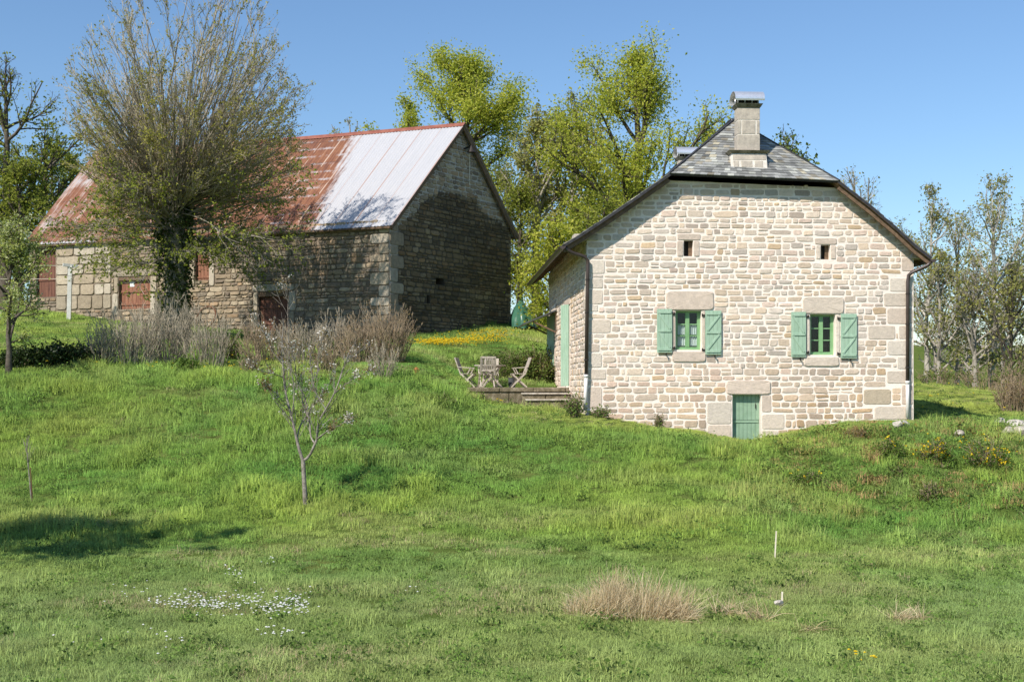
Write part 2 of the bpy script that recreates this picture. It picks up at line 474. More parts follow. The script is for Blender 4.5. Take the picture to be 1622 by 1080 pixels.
# ------------------------------------------------------------------ stone masonry
def masonry(rng, vmin, vmax, lim, blocks, palette, hr=(.14,.22), lr=(.18,.46), gap=.03, depth=.022, weights=None, jit=.07, tint=None, hfun=None, er=(2.8,4.6)):
    """lays rubble courses; blocks = rectangles (u0,u1,v0,v1) to leave free. returns list of stones"""
    out = []
    v = vmin
    while v < vmax:
        h = rng.uniform(*hr)*(hfun(v) if hfun else 1)
        vm = v + h/2
        L = lim(vm)
        if L is None: v += h; continue
        iv = [L]
        for (a, b_, c0, c1) in blocks:
            ov = min(v+h, c1) - max(v, c0)
            if ov > .38*h:
                nv = []
                for (s, e) in iv:
                    if b_ <= s or a >= e: nv.append((s, e)); continue
                    if a > s: nv.append((s, a))
                    if b_ < e: nv.append((b_, e))
                iv = nv
        for (s, e) in iv:
            if e - s < .07: continue
            x = s
            while x < e - .03:
                ln = rng.uniform(*lr) * (h/np.mean(hr))**.5
                if rng.random() < .12: ln *= .55
                if rng.random() < .10: ln *= 1.5
                if e - x - ln < .13: ln = e - x
                x1 = min(x+ln, e)
                v0, v1 = v + rng.uniform(-.016, .016), v + h + rng.uniform(-.016, .016)
                for (a, b_, c0, c1) in blocks:
                    if x1 > a and x < b_:
                        if c0 < v1 and c0 > vm: v1 = min(v1, c0)
                        if c1 > v0 and c1 < vm: v0 = max(v0, c1)
                # sometimes two thin stones instead of a tall one
                parts = [(v0, v1)]
                if v1-v0 > .17 and rng.random() < .13 and ln < .4:
                    k = v0 + (v1-v0)*rng.uniform(.4, .6); parts = [(v0, k), (k, v1)]
                for (p0, p1) in parts:
                    g = gap*rng.uniform(.75, 1.35)
                    a_, b2 = (x1-x-g)/2, (p1-p0-g)/2
                    if a_ > .018 and b2 > .014:
                        col = np.array(palette[rng.choice(len(palette), p=weights)]) * rng.uniform(.82, 1.16)
                        if tint is not None: col = tint((x+x1)/2, (p0+p1)/2, col)
                        out.append(((x+x1)/2, (p0+p1)/2, a_, b2, depth*rng.uniform(.5, 1.4), rng.uniform(*er), jit, col))
                x = x1
        v += h
    return out

def block(u0, u1, v0, v1, col, depth=.03, gap=.012, jit=.012, ex=9.0):
    return ((u0+u1)/2, (v0+v1)/2, (u1-u0)/2-gap, (v1-v0)/2-gap, depth, ex, jit, np.array(col))

def stones_mesh(stones, rng, origin, U, N, n=14):
    """origin, U (along the wall), N (outwards): numpy vectors; z is up"""
    S = len(stones)
    uc, vc, a, b_, dp, ex, jt = [np.array([s[k] for s in stones])[:, None] for k in range(7)]
    col = np.array([s[7] for s in stones])
    th = np.linspace(0, 2*np.pi, n, endpoint=False)[None] + rng.uniform(-.12, .12, (S, n))
    c, s = np.cos(th), np.sin(th)
    r = 1 + rng.uniform(-1, 1, (S, n))*jt
    x = a*np.sign(c)*np.abs(c)**(2/ex)*r
    y = b_*np.sign(s)*np.abs(s)**(2/ex)*r
    sk = rng.uniform(-.12, .12, (S, 1))*(jt > .03)
    x = x + sk*y
    y = y + rng.uniform(-.05, .05, (S, 1))*x*(jt > .03)
    tx, ty = rng.uniform(-.25, .25, (S, 1))*(jt > .03), rng.uniform(-.25, .25, (S, 1))*(jt > .03)
    rings = []
    big = jt < .03
    for sc, hh in ((1.0, -.25), (np.where(big, .985, .955), .72), (np.where(big, .95, .80), 1.0)):
        px_, py_ = x*sc, y*sc
        hgt = dp*hh*(1 + (tx*px_/np.maximum(a, .01) + ty*py_/np.maximum(b_, .01))*(hh > 0)) + (rng.uniform(-.12, .12, (S, n))*dp*(hh > 0))
        rings.append((uc+px_, vc+py_, hgt))
    ctr = (uc, vc, dp*1.02)
    uu = np.concatenate([k[0] for k in rings] + [ctr[0]], 1)
    vv = np.concatenate([k[1] for k in rings] + [ctr[1]], 1)
    ww = np.concatenate([k[2] for k in rings] + [ctr[2]], 1)
    V = origin + uu[..., None]*U + ww[..., None]*N + vv[..., None]*np.array([0, 0, 1.])
    K = 3*n+1
    base = (np.arange(S)*K)[:, None]
    j = np.arange(n); j2 = (j+1) % n
    q = np.concatenate([np.stack([k*n+j, k*n+j2, (k+1)*n+j2, (k+1)*n+j], 1) for k in (0, 1)])
    t = np.stack([2*n+j, 2*n+j2, np.full(n, 3*n)], 1)
    Q = (base[:, :, None] + q[None]).reshape(-1, 4)
    T = (base[:, :, None] + t[None]).reshape(-1, 3)
    C = np.repeat(col, K, 0)
    return V.reshape(-1, 3), Q, T, C

def backing(openings, top, u0, u1, v0, origin, U, N, reveal=.3, step=.3, colf=None, rng=None):
    """wall face with rectangular openings and reveals; top = list of (u,v) profile"""
    tu, tv = [p[0] for p in top], [p[1] for p in top]
    br = {u0, u1}
    br |= {t for t in tu if u0 < t < u1}
    for o in openings: br |= {o[0], o[1]}
    br = sorted(br)
    full = []
    for a, b_ in zip(br[:-1], br[1:]):
        k = max(1, int(math.ceil((b_-a)/step)))
        full += list(np.linspace(a, b_, k+1)[:-1])
    full.append(br[-1])
    V, Q, C = [], [], []
    def add(p):
        V.append(origin + p[0]*U + p[1]*np.array([0, 0, 1.]) + p[2]*N)
        C.append(colf(p[0], p[1]) if colf else (.7, .6, .5)); return len(V)-1
    for a, b_ in zip(full[:-1], full[1:]):
        mid = (a+b_)/2
        ops = sorted([(o[2], o[3]) for o in openings if o[0] < mid < o[1]])
        ta, tb = np.interp(a, tu, tv), np.interp(b_, tu, tv)
        segs, s = [], v0
        for (c0, c1) in ops: segs.append((s, c0, c0)); s = c1
        segs.append((s, ta, tb))
        for (s0, ea, eb) in segs:
            k = max(1, int(math.ceil((max(ea, eb)-s0)/step)))
            for i in range(k):
                f0, f1 = i/k, (i+1)/k
                Q.append([add((a, s0+(ea-s0)*f0, 0)), add((b_, s0+(eb-s0)*f0, 0)), add((b_, s0+(eb-s0)*f1, 0)), add((a, s0+(ea-s0)*f1, 0))])
    for (a, b_, c0, c1) in openings:
        for (p, q) in (((a, c0), (b_, c0)), ((b_, c0), (b_, c1)), ((b_, c1), (a, c1)), ((a, c1), (a, c0))):
            Q.append([add((p[0], p[1], 0)), add((q[0], q[1], 0)), add((q[0], q[1], -reveal)), add((p[0], p[1], -reveal))])
    return np.array(V), np.array(Q), np.array(C)

def wall_part(name, parent, bk, st, mats):
    """one mesh: mortar face (slot 0) + stones (slot 1)"""
    V1, Q1, C1 = bk; V2, Q2, T2, C2 = st
    o = len(V1)
    return mesh_np(name, np.concatenate([V1, V2]), [(Q1, 0), (Q2+o, 1), (T2+o, 1)], mats, parent, smooth=False, color=np.concatenate([C1, C2]))
# ------------------------------------------------------------------ the stone house
rng = np.random.default_rng(7)
HB = -1.4                                               # height of the house's base
H0 = P(930, 652, 34.0)
HROT = math.atan(.0624)
ex = np.array([math.cos(HROT), math.sin(HROT), 0]); ey = np.array([-math.sin(HROT), math.cos(HROT), 0])
house = empty('stone_house', (H0[0], H0[1], HB), HROT,
    'pale rubble stone house with slate half-hipped roof and green shutters', 'house')
def HF(px, py, off=0.0):
    """picture point -> (u, z) on the plane of the front wall, off metres behind it (house coordinates)"""
    r = np.array([(px-CX)/FPX, 1, (HY-py)/FPX])
    o = np.array([H0[0], H0[1], 0]) + ey*off
    t = o.dot(ey)/r.dot(ey)
    p = r*t
    return (p-o).dot(ex), p[2]-HB
HW = HF(1447, 600)[0]
HL = 11.3
def rect(x0, y0, x1, y1, off=0):
    a = HF(x0, y1, off); b_ = HF(x1, y0, off)
    return (a[0], b_[0], a[1], b_[1])
print('house width', HW, 'left wall back px', )
EX, EY, NZ = np.array([1., 0, 0]), np.array([0, 1., 0]), np.array([0, -1., 0])

win_l = rect(1070, 492, 1111, 554); win_r = rect(1283, 498, 1323, 562)
hole_l = rect(1083, 381, 1098, 406); hole_r = rect(1300, 388, 1315, 411)
door = rect(1160, 625, 1205, 700)
OPEN = [win_l, win_r, hole_l, hole_r, door]
# roof profile over the front (u, z)
VL = [HF(x, y, -.4) for x, y in ((1060,275),(1000,317),(950,351),(915,374),(893,387))]
VR = [HF(x, y, -.4) for x, y in ((1330,287),(1380,326),(1420,360),(1450,388),(1476,408))]
RIDGE = (6.55*1.0-2.09+ .05, 7.78-HB)
apx = HF(1163, 190, 1.75); RIDGE = (apx[0], apx[1])
prof = [(0, np.interp(0, [p[0] for p in VL][::-1], [p[1] for p in VL][::-1])-.12)]
prof += [(p[0], p[1]-.12) for p in VL[::-1] if p[0] > 0.02]
prof += [(p[0], p[1]-.12) for p in VR if p[0] < HW-.02]
prof.append((HW, np.interp(HW, [p[0] for p in VR], [p[1] for p in VR])-.12))

PAL = [(.65,.54,.435), (.64,.51,.385), (.58,.50,.425), (.64,.50,.41), (.58,.43,.28), (.48,.395,.325), (.71,.60,.49)]
WTS = [.27, .20, .20, .12, .05, .06, .10]
DRESS = [(.63,.535,.44), (.60,.495,.405), (.65,.57,.48)]
def dr(): return np.array(DRESS[rng.integers(3)])*rng.uniform(.93, 1.07)
BL = []
def addb(x0, y0, x1, y1, depth=.014, col=None):
    r = rect(x0, y0, x1, y1); BL.append((r, depth, dr() if col is None else np.array(col)))
def z7(x, y): return (820+x/3.686, 400+y/3.686)
def z8(x, y): return (1182+x/3.686, 400+y/3.686)
# quoins on the left corner (widths alternate) and the right one, as they stand
for (xa, ya, yb) in ((510,42,125),(430,125,145),(500,150,210),(498,215,302),(470,302,345),(545,388,470),(440,470,530),(478,530,580),(492,585,672),(518,680,742),(440,745,775),(494,782,910),(520,915,975)):
    a = z7(405, ya); b_ = z7(xa, yb); addb(931, a[1], b_[0], b_[1])
for (xa, ya, yb) in ((905,28,110),(835,148,230),(800,235,316),(820,322,418),(888,425,505),(820,512,600),(880,606,680),(818,688,765),(905,770,890),(745,895,975)):
    a = z8(xa, ya); b_ = z8(977, yb); addb(a[0], a[1], 1446.5, b_[1])
a = z8(708,424); b_ = z8(872,508); addb(a[0], a[1], b_[0], b_[1])
a = z8(682,795); b_ = z8(848,888); addb(a[0], a[1], b_[0], b_[1], col=(.50,.41,.30))
# jamb blocks of the cellar door
for q in ((1119,636,1159,672),(1120,672,1159,704),(1206,625,1222,653),(1206,655,1243,680),(1206,681,1232,704)):
    addb(*q)
# narrow jambs beside the windows and the attic openings
for q in ((1064,490,1069.5,556),(1111.5,490,1117,556),(1277,496,1282.5,564),(1323.5,496,1330,564)):
    addb(*q, depth=.018)
for q in ((1072,370,1110,380.5),(1072,381,1082.5,407),(1098.5,381,1108,407),(1290,377,1326,387.5),(1292,388,1299.5,411),(1315.5,388,1324,411)):
    addb(*q, depth=.02)
LINT = {'lintel': [((1054,461,1131,491),), ((1271,470,1337,497),), ((1150,602,1221,624.5),)],
        'sill': [((1064,556.5,1118,573),), ((1272,565,1329,580),)]}
excl = [(o[0]-.01, o[1]+.01, o[2]-.01, o[3]+.01) for o in OPEN] + [r for r, _, _ in BL]
lint_rects = []
for k, L in LINT.items():
    for (q,) in L: lint_rects.append((k, rect(*q)))
excl += [r for _, r in lint_rects]

pl_u, pl_v = [p[0] for p in prof], [p[1] for p in prof]
pk = max(pl_v)
def flim(v):
    if v >= min(prof[1][1] if len(prof) > 1 else pk, pk): pass
    us = np.linspace(0, HW, 400)
    ok = us[np.interp(us, pl_u, pl_v) > v+.02]
    if len(ok) == 0: return None
    return (max(ok[0], .0), min(ok[-1], HW))
def low_warm(u, v, col):
    # stones of the lower courses are browner
    k = np.clip((2.3 - v)/1.2, 0, 1)
    w_ = .86+.28*fnoise(np.array([u*.55]), np.array([v*.8]), 71, 3)[0]
    g_ = 1-.16*np.clip((.6-v)/.9, 0, 1)
    return col*w_*g_*(1-k*.15*np.array([.35, .75, 1.2]))
st = masonry(rng, -.35, pk, flim, excl, PAL, (.125,.2), (.16,.46), .036, .014, WTS, jit=.085, tint=low_warm, hfun=lambda v: 1.22-.2*np.clip((v-.9)/1.2, 0, 1), er=(3.4,7.5))
st += [block(*r, col, dpt, .011) for r, dpt, col in BL]
mort = lambda u, v: (1-.2*np.clip((.5-v)/.9, 0, 1))*np.array([.86,.76,.67])*(.94+.12*vnoise(np.array([u*1.3]), np.array([v*1.3]), 3)[0])
bk = backing(OPEN, prof, 0, HW, -.4, np.zeros(3), EX, NZ, .24, .35, mort)
wall_part('wall', house, bk, stones_mesh(st, rng, np.zeros(3), EX, NZ, 16), [M['mortar'], M['mortar_stone']])
for k, r in lint_rects:
    s = [block(*r, dr(), .04, .006)]
    V_, Q_, T_, C_ = stones_mesh(s, rng, np.zeros(3), EX, NZ, 40)
    mesh_np(k, V_, [(Q_, 0), (T_, 0)], M['mortar_stone'], house, color=C_)

# left side wall: a terrace door and a window
eaveL = VL[-1][1]-.05
topL = prof[0][1]
def LW(px, py):
    r = np.array([(px-CX)/FPX, 1, (HY-py)/FPX]); o = np.array([H0[0], H0[1], 0])
    p = r*(o.dot(ex)/r.dot(ex)); return (p-o).dot(ey), p[2]-HB
ld = (4.4, 5.5, 1.38, 3.95); lw = (9.2, 10.0, 2.1, 3.9)
lb = []
v = -.3
i = 0
while v < topL-.1:
    h = rng.uniform(.28, .42); w_ = .62 if i % 2 else .38
    lb.append(((0, w_, v, min(v+h, topL-.02)), .03, dr())); 
    lb.append(((HL-w_, HL, v, min(v+h, topL-.02)), .03, dr())); v += h; i += 1
for o in (ld, lw):
    lb += [((o[0]-.24, o[0]-.005, o[2], (o[2]+o[3])/2), .03, dr()), ((o[0]-.34, o[0]-.005, (o[2]+o[3])/2, o[3]), .03, dr()),
           ((o[1]+.005, o[1]+.3, o[2], (o[2]+o[3])/2), .03, dr()), ((o[1]+.005, o[1]+.22, (o[2]+o[3])/2, o[3]), .03, dr()),
           ((o[0]-.25, o[1]+.25, o[3]+.005, o[3]+.3), .035, dr())]
st = masonry(rng, -.35, topL, lambda v: (0, HL), [ld, lw]+[r for r, _, _ in lb], PAL, (.13,.21), (.18,.5), .034, .024, WTS, jit=.05, er=(3.4,7.5))
st += [block(*r, c_, dpt, .011) for r, dpt, c_ in lb]
bk = backing([ld, lw], [(0, topL), (HL, topL)], 0, HL, -.4, np.zeros(3), EY, -EX, .25, .4, mort)
wall_part('wall', house, bk, stones_mesh(st, rng, np.zeros(3), EY, -EX, 12), [M['mortar'], M['mortar_stone']])
# right and rear walls (unseen from the meadow, plain rubble)
topR = prof[-1][1]
st = masonry(rng, -.35, topR, lambda v: (0, HL), [], PAL, (.16,.26), (.25,.6), .036, .024, WTS)
bk = backing([], [(0, topR), (HL, topR)], 0, HL, -.4, EX*HW, EY, EX, .25, .6, mort)
wall_part('wall', house, bk, stones_mesh(st, rng, EX*HW, EY, EX, 10), [M['mortar'], M['mortar_stone']])
bk = backing([], prof, 0, HW, -.4, EY*HL, EX, EY, .25, .6, mort)
st = masonry(rng, -.35, pk, flim, [], PAL, (.18,.28), (.3,.7), .036, .024, WTS)
wall_part('wall', house, bk, stones_mesh(st, rng, EY*HL, EX, EY, 10), [M['mortar'], M['mortar_stone']])
# dark room behind the openings
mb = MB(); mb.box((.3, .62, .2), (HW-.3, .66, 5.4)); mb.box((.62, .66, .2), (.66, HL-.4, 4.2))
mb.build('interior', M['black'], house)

# ---- roof
ya, FO = 1.75, -.42
yb = HL + .42
ridge_f = np.array([RIDGE[0], ya, RIDGE[1]]); ridge_b = np.array([RIDGE[0], HL-ya, RIDGE[1]])
def slates(poly, rng, ex_=.125, wr=(.15,.24), th=.012, base=(.215,.217,.205)):
    """slates laid on the plane of a polygon [eave0, eave1, top1, top0]"""
    e0, e1, t1, t0 = [np.array(p, float) for p in poly]
    L0 = np.linalg.norm((t0+t1)/2-(e0+e1)/2)
    n = np.cross(e1-e0, (t0+t1)/2-(e0+e1)/2); n /= np.linalg.norm(n)
    if n[2] < 0: n = -n
    rows = max(1, int(L0/ex_))
    V, Q, C = [], [], []
    for k in range(rows):
        f0, f1 = k/rows, min((k+1.35)/rows, 1.02)
        a0, b0 = e0+(t0-e0)*f0, e1+(t1-e1)*f0
        W = np.linalg.norm(b0-a0)
        if W < .12: continue
        x = -rng.uniform(0, .12)
        while x < W:
            w_ = rng.uniform(*wr)
            s0, s1 = max(x, 0)/W, min(x+w_-.006, W)/W
            x += w_
            if s1-s0 < .01: continue
            a1, b1 = e0+(t0-e0)*f1, e1+(t1-e1)*f1
            up = (a1-a0)*(1-(s0+s1)/2) + (b1-b0)*(s0+s1)/2
            p0, p1 = a0+(b0-a0)*s0, a0+(b0-a0)*s1
            dj = rng.uniform(-.012, .012)*(up/np.linalg.norm(up))
            lift = n*(th*1.7+rng.uniform(0, .006)); lo_ = n*.003
            cut = rng.uniform(.0, .022)*(p1-p0)/max(np.linalg.norm(p1-p0), .01)
            i = len(V)
            V += [p0+dj+lo_, p1+dj+lo_, p0+dj+lift, p1+dj+lift, p1+up+lo_, p0+up+lo_]
            Q += [(i, i+1, i+3, i+2), (i+2, i+3, i+4, i+5), (i, i+2, i+5, i+5), (i+1, i+4, i+3, i+3)]
            c_ = np.array(base)*rng.uniform(.62, 1.5)
            if rng.random() < .18: c_ = c_*np.array([1.22, 1.1, .9])
            if rng.random() < .14: c_ = c_*np.array([1.5, 1.5, 1.42])
            C += [c_]*6
    T = [q[:3] for q in Q if q[2] == q[3]]; Q = [q for q in Q if q[2] != q[3]]
    return np.array(V), np.array(Q), np.array(T), np.array(C)
def panel(mb, poly, th=.07):
    e0, e1, t1, t0 = [np.array(p, float) for p in poly]
    n = np.cross(e1-e0, (t0+t1)/2-(e0+e1)/2); n /= np.linalg.norm(n)
    if n[2] < 0: n = -n
    lo_ = [p-n*th for p in (e0, e1, t1, t0)]
    pts = [e0, e1, t1, t0]
    if np.linalg.norm(t1-t0) < 1e-4:
        mb.quad([e0, e1, t1], 0); mb.quad([lo_[0], lo_[1], lo_[2]], 1)
        mb.quad([e0, e1, lo_[1], lo_[0]], 0); mb.quad([e1, t1, lo_[2], lo_[1]], 0); mb.quad([t0, e0, lo_[0], lo_[3]], 0)
        return
    mb.quad(pts, 0); mb.quad(lo_, 1)
    for i in range(4):
        j = (i+1) % 4; mb.quad([pts[i], pts[j], lo_[j], lo_[i]], 0)
polys = []
def yz(p, y): return np.array([p[0], y, p[1]])
for side in (VL, VR):
    polys.append([yz(side[0], FO), yz(side[0], yb), ridge_b, ridge_f])
    for a, b_ in zip(side[:-1], side[1:]):
        polys.append([yz(b_, FO), yz(b_, yb), yz(a, yb), yz(a, FO)])
hip = [yz(VL[0], FO), yz(VR[0], FO), ridge_f, ridge_f]
hip_b = [yz(VL[0], yb), yz(VR[0], yb), ridge_b, ridge_b]
roof_mb = MB()
for p in polys + [hip, hip_b]: panel(roof_mb, p)
roof = roof_mb.build('roof', [M['roof_edge'], M['soffit']], house)
VV, QQ, TT, CC, off = [], [], [], [], 0
for p in [hip, hip_b] + polys:
    v_, q_, t_, c_ = slates(p, rng, .125 if p is hip else .15, (.13,.21) if p is hip else (.18,.3), .012)
    if len(v_) == 0: continue
    VV.append(v_); QQ.append(q_+off); CC.append(c_)
    if len(t_): TT.append(t_+off)
    off += len(v_)
mesh_np('slates', np.concatenate(VV), [(np.concatenate(QQ), 0), (np.concatenate(TT), 0)], M['slate'], roof, color=np.concatenate(CC))
# hip and ridge cappings, eave board, verge rafters
mb = MB()
up = np.array([0, 0, .02])
for k, p in enumerate((hip, hip_b)):
    mb.beam(p[0]+up, ridge_f+up if k == 0 else ridge_b+up, .09, .03); mb.beam(p[1]+up, ridge_f+up if k == 0 else ridge_b+up, .09, .03)
mb.beam(ridge_f+up, ridge_b+up, .2, .04)
mb.build('ridge_capping', M['roof_edge'], roof)
mb = MB()
for side, sg in ((VL, 1), (VR, -1)):
    for a, b_ in zip(side[:-1], side[1:]):
        pa, pb = yz(a, -.30)-[0, 0, .15], yz(b_, -.30)-[0, 0, .15]
        mb.beam(pa, pb, .07, .14)
    mb.build('verge_rafter', M['dark_wood'], roof)
    mb = MB()
for k in range(14):
    y = .4 + k*(HL-.8)/13
    for side in (VL, VR):
        a, b_ = side[-2], side[-1]
        mb = MB(); mb.beam(yz(a, y)-[0, 0, .13], yz(b_, y)-[0, 0, .13], .07, .09)
        mb.build('rafter', M['dark_wood'], roof)
# kneeler stones and the wall plate under the eaves
mb = MB()
mb.box((-.38, -.06, prof[0][1]-.16), (.30, .45, prof[0][1]+.02)); mb.build('kneeler', M['granite'], house, bevel=.03)
mb = MB(); mb.box((HW-.1, -.06, prof[-1][1]-.15), (HW+.3, .45, prof[-1][1]-.02))
mb.build('kneeler', M['granite'], house, bevel=.03)

# ---- gutters and downpipes
def half_pipe(mb, p0, p1, r, n=8):
    p0, p1 = Vector(p0), Vector(p1)
    t = (p1-p0).normalized(); a = t.cross(Vector((0,0,1))).normalized(); u = Vector((0,0,1))
    pts0, pts1 = [], []
    for k in range(n+1):
        th = math.pi*k/n
        o = a*math.cos(th)*r - u*math.sin(th)*r
        pts0.append(p0+o); pts1.append(p1+o)
    for k in range(n): mb.quad([pts0[k], pts0[k+1], pts1[k+1], pts1[k]])
    mb.quad(pts0); mb.quad(pts1[::-1])
gl_, gr_ = VL[-1], VR[-1]
mb = MB(); half_pipe(mb, (gl_[0]-.03, FO-.02, gl_[1]-.05), (gl_[0]-.03, yb, gl_[1]-.07), .085)
mb.build('gutter', M['pipe_brown'], house)
mb = MB(); half_pipe(mb, (gr_[0]+.03, FO-.02, gr_[1]-.05), (gr_[0]+.03, yb, gr_[1]-.07), .085)
mb.build('gutter', M['pipe_brown'], house)
def downpipe(pts_px, z_white, ground_py, px_low):
    pts = []
    for (px, py, off) in pts_px:
        u, z = HF(px, py, off); pts.append((u, off, z))
    mb = MB(); mb.tube(pts, .052, 12)
    last = pts[-1]
    o = mb.build('downpipe', M['pipe_brown'], house, smooth=True)
    mb = MB()
    u2, z2 = HF(px_low, ground_py, -.1)
    mb.tube([last, (u2, -.1, z2)], .05, 12)
    mb.tube([(last[0], last[1], last[2]-.03), (last[0], last[1], last[2]+.05)], .062, 12)
    mb.build('pipe_foot', M['pipe_white'], o, smooth=True)
    for f in (.12, .42, .85):
        a, b_ = pts[-2], pts[-1]; z = a[2]+(b_[2]-a[2])*f
        mb = MB(); mb.tube([(a[0]+(b_[0]-a[0])*f, -.1, z-.018), (a[0]+(b_[0]-a[0])*f, -.1, z+.018)], .064, 12); mb.box((a[0]-.012, -.07, z-.012), (a[0]+.012, .0, z+.012))
        mb.build('bracket', M['iron'], o)
downpipe([(895,391,-.34),(898,396,-.33),(908,401,-.24),(918,404,-.16),(927,407,-.11),(931,413,-.1),(931,422,-.1),(928.5,596,-.1)], 0, 650, 926.5)
downpipe([(1475,414,-.34),(1470,420,-.32),(1455,427,-.2),(1445,431,-.13),(1439.5,436,-.1),(1438,446,-.1),(1437.5,606,-.1)], 0, 662, 1437.5)

# ---- windows of the front
def window(o, name='window', curtain=False, parent=house):
    u0, u1, v0, v1 = o
    y = .16
    f = MB()
    t = .055
    f.box((u0, y, v0), (u0+t, y+.06, v1)); f.box((u1-t, y, v0), (u1, y+.06, v1))
    f.box((u0+t, y, v1-t), (u1-t, y+.06, v1)); f.box((u0+t, y, v0), (u1-t, y+.06, v0+t+.03))
    f.box((u0+t, y-.035, v0+.0), (u1-t, y-.001, v0+.05))
    um = (u0+u1)/2
    f.box((um-.055, y-.012, v0+t+.031), (um+.055, y+.05, v1-t-.001))
    H = v1-v0-2*t-.03
    for k in (1, 2):
        z = v0+t+.03 + H*k/3
        for (a, b_) in ((u0+t+.032, um-.056), (um+.056, u1-t-.032)): f.box((a, y+.012, z-.014), (b_, y+.045, z+.014))
    for a in (u0+t+.0005, u1-t-.032): f.box((a, y+.008, v0+t+.031), (a+.0315, y+.052, v1-t-.001))
    w_ = f.build(name, M['green_frame'], parent)
    g = MB(); g.box((u0+t, y+.028, v0+t+.03), (u1-t, y+.031, v1-t))
    g.build('pane', M['glass'], w_)
    if curtain:
        for k in (0, 1):
            c = MB()
            z0, z1 = v0+t+.05 + H*k/3, v0+t+.02 + H*(k+1)/3
            for (a, b_) in ((u0+t+.03, um-.05), (um+.05, u1-t-.03)):
                n = 28
                pts = []
                for i in range(n+1):
                    f_ = i/n; x = a+(b_-a)*f_
                    pts.append((x, y+.075+.016*math.sin(f_*24+k), .018*abs(math.sin(f_*12+k))))
                for i in range(n):
                    p, q = pts[i], pts[i+1]
                    c.quad([(p[0], p[1], z0+p[2]), (q[0], q[1], z0+q[2]), (q[0], q[1]-.004, z1-q[2]*.6), (p[0], p[1]-.004, z1-p[2]*.6)])
            c.build('curtain', M['curtain'], w_, smooth=True)
window(win_l, curtain=True); window(win_r)
def shutter(q, hinge_right):
    u0, u1, v0, v1 = rect(*q, -.05)
    mb = MB()
    n = 4; wd = (u1-u0)/n
    for k in range(n): mb.box((u0+k*wd+.002, -.075, v0), (u0+(k+1)*wd-.002, -.045, v1))
    mb.box((u0+.01, -.052, v0+.01), (u1-.01, -.04, v1-.01))
    zs = [v0+.09, v0+(v1-v0)*.5, v1-.09]
    for z in zs: mb.box((u0+.03, -.098, z-.034), (u1-.03, -.0755, z+.034))
    for z0, z1 in ((zs[0], zs[1]), (zs[1], zs[2])):
        p0, p1 = (u0+.06, -.085, z0+.05), (u1-.06, -.085, z1-.05)
        if hinge_right: p0, p1 = (u1-.06, -.085, z0+.05), (u0+.06, -.085, z1-.05)
        mb.beam(p0, p1, .019, .055, up=(0, 0, 1))
    s = mb.build('shutter', M['green_paint'], house, bevel=.004)
    xh = u1 if hinge_right else u0
    for z in (zs[0]+.04, zs[2]-.04):
        mb = MB()
        mb.box((xh-.03, -.06, z-.022), (xh+.075, -.035, z+.022)) if hinge_right else mb.box((xh-.075, -.06, z-.022), (xh+.03, -.035, z+.022))
        a = xh+.075 if hinge_right else xh-.075
        mb.box((a-.012, -.06, z-.03), (a+.012, .0, z+.045))
        mb.build('hinge', M['iron'], s)
    mb = MB()
    c_ = (u0+u1)/2+.04
    mb.box((c_-.015, -.12, v0-.055), (c_+.015, -.03, v0-.03)); mb.box((c_-.012, -.12, v0-.10), (c_+.012, -.105, v0+.0))
    mb.build('shutter_stop', M['iron'], s)
shutter((1040.5,489.5,1064.5,558.5), True); shutter((1117,492,1142.5,561.5), False)
shutter((1253,494,1276.5,565.5), True); shutter((1331.5,497,1357,567.5), False)
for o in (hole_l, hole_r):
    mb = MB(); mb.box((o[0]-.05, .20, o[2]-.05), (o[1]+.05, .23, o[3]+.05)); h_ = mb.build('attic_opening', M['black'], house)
    mb = MB(); mb.box(((o[0]+o[1])/2+.03, .15, o[2]), (o[1]-.0, .19, o[3]-.02)); mb.build('hatch', M['dark_wood'], h_)
# cellar door
u0, u1, v0, v1 = door
mb = MB()
n = 7; wd = (u1-u0-.0)/n
zc = v0+.62
for k in range(n):
    mb.box((u0+k*wd+.004, .155, zc), (u0+(k+1)*wd-.004, .20, v1))
    mb.box((u0+k*wd+.004, .16, v0), (u0+(k+1)*wd-.004, .20, zc-.012))
mb.box((u0, .19, v0), (u1, .22, v1)); 
dd = mb.build('cellar_door', M['green_door'], house)
mb = MB(); mb.box((u0+.03, .14, zc-.08), (u1-.03, .1545, zc-.012)); mb.build('door_rail', M['green_door'], dd)
mb = MB(); mb.tube([(u1-.12, .12, zc+.32), (u1-.12, .12, zc+.46)], .012, 6); mb.build('handle', M['iron'], dd)

# left wall: door, its shutter leaf, window shutter, canopy
mb = MB(); mb.box((.2, ld[0], ld[2]), (.24, ld[1], ld[3])); d2 = mb.build('terrace_door', M['green_door'], house)
mb = MB(); mb.box((.196, ld[0]+.2, ld[2]+.9), (.199, ld[1]-.2, ld[3]-.2)); mb.build('pane', M['glass'], d2)
mb = MB(); mb.box((.2, lw[0], lw[2]), (.24, lw[1], lw[3])); d2 = mb.build('window', M['green_frame'], house)
mb = MB(); mb.box((.196, lw[0]+.07, lw[2]+.07), (.199, lw[1]-.07, lw[3]-.07)); mb.build('pane', M['glass'], d2)
def side_leaf(y, z0, z1, w_, ang):
    mb = MB()
    n = 4
    for k in range(n): mb.box((k*w_/n+.002, -.018, z0), ((k+1)*w_/n-.002, .014, z1))
    for z in (z0+.12, (z0+z1)/2, z1-.12): mb.box((.03, -.036, z-.04), (w_-.03, -.0185, z+.04))
    o = mb.build('shutter', M['green_paint'], house)
    o.location = (-.03, y, 0); o.rotation_euler = (0, 0, ang)
side_leaf(ld[0]-.0, ld[2]+.03, ld[3]+.02, .40, math.radians(180-58))
side_leaf(lw[0]-.02, lw[2], lw[3], .45, math.radians(180-62))
ch = LW(880, 487)
mb = MB()
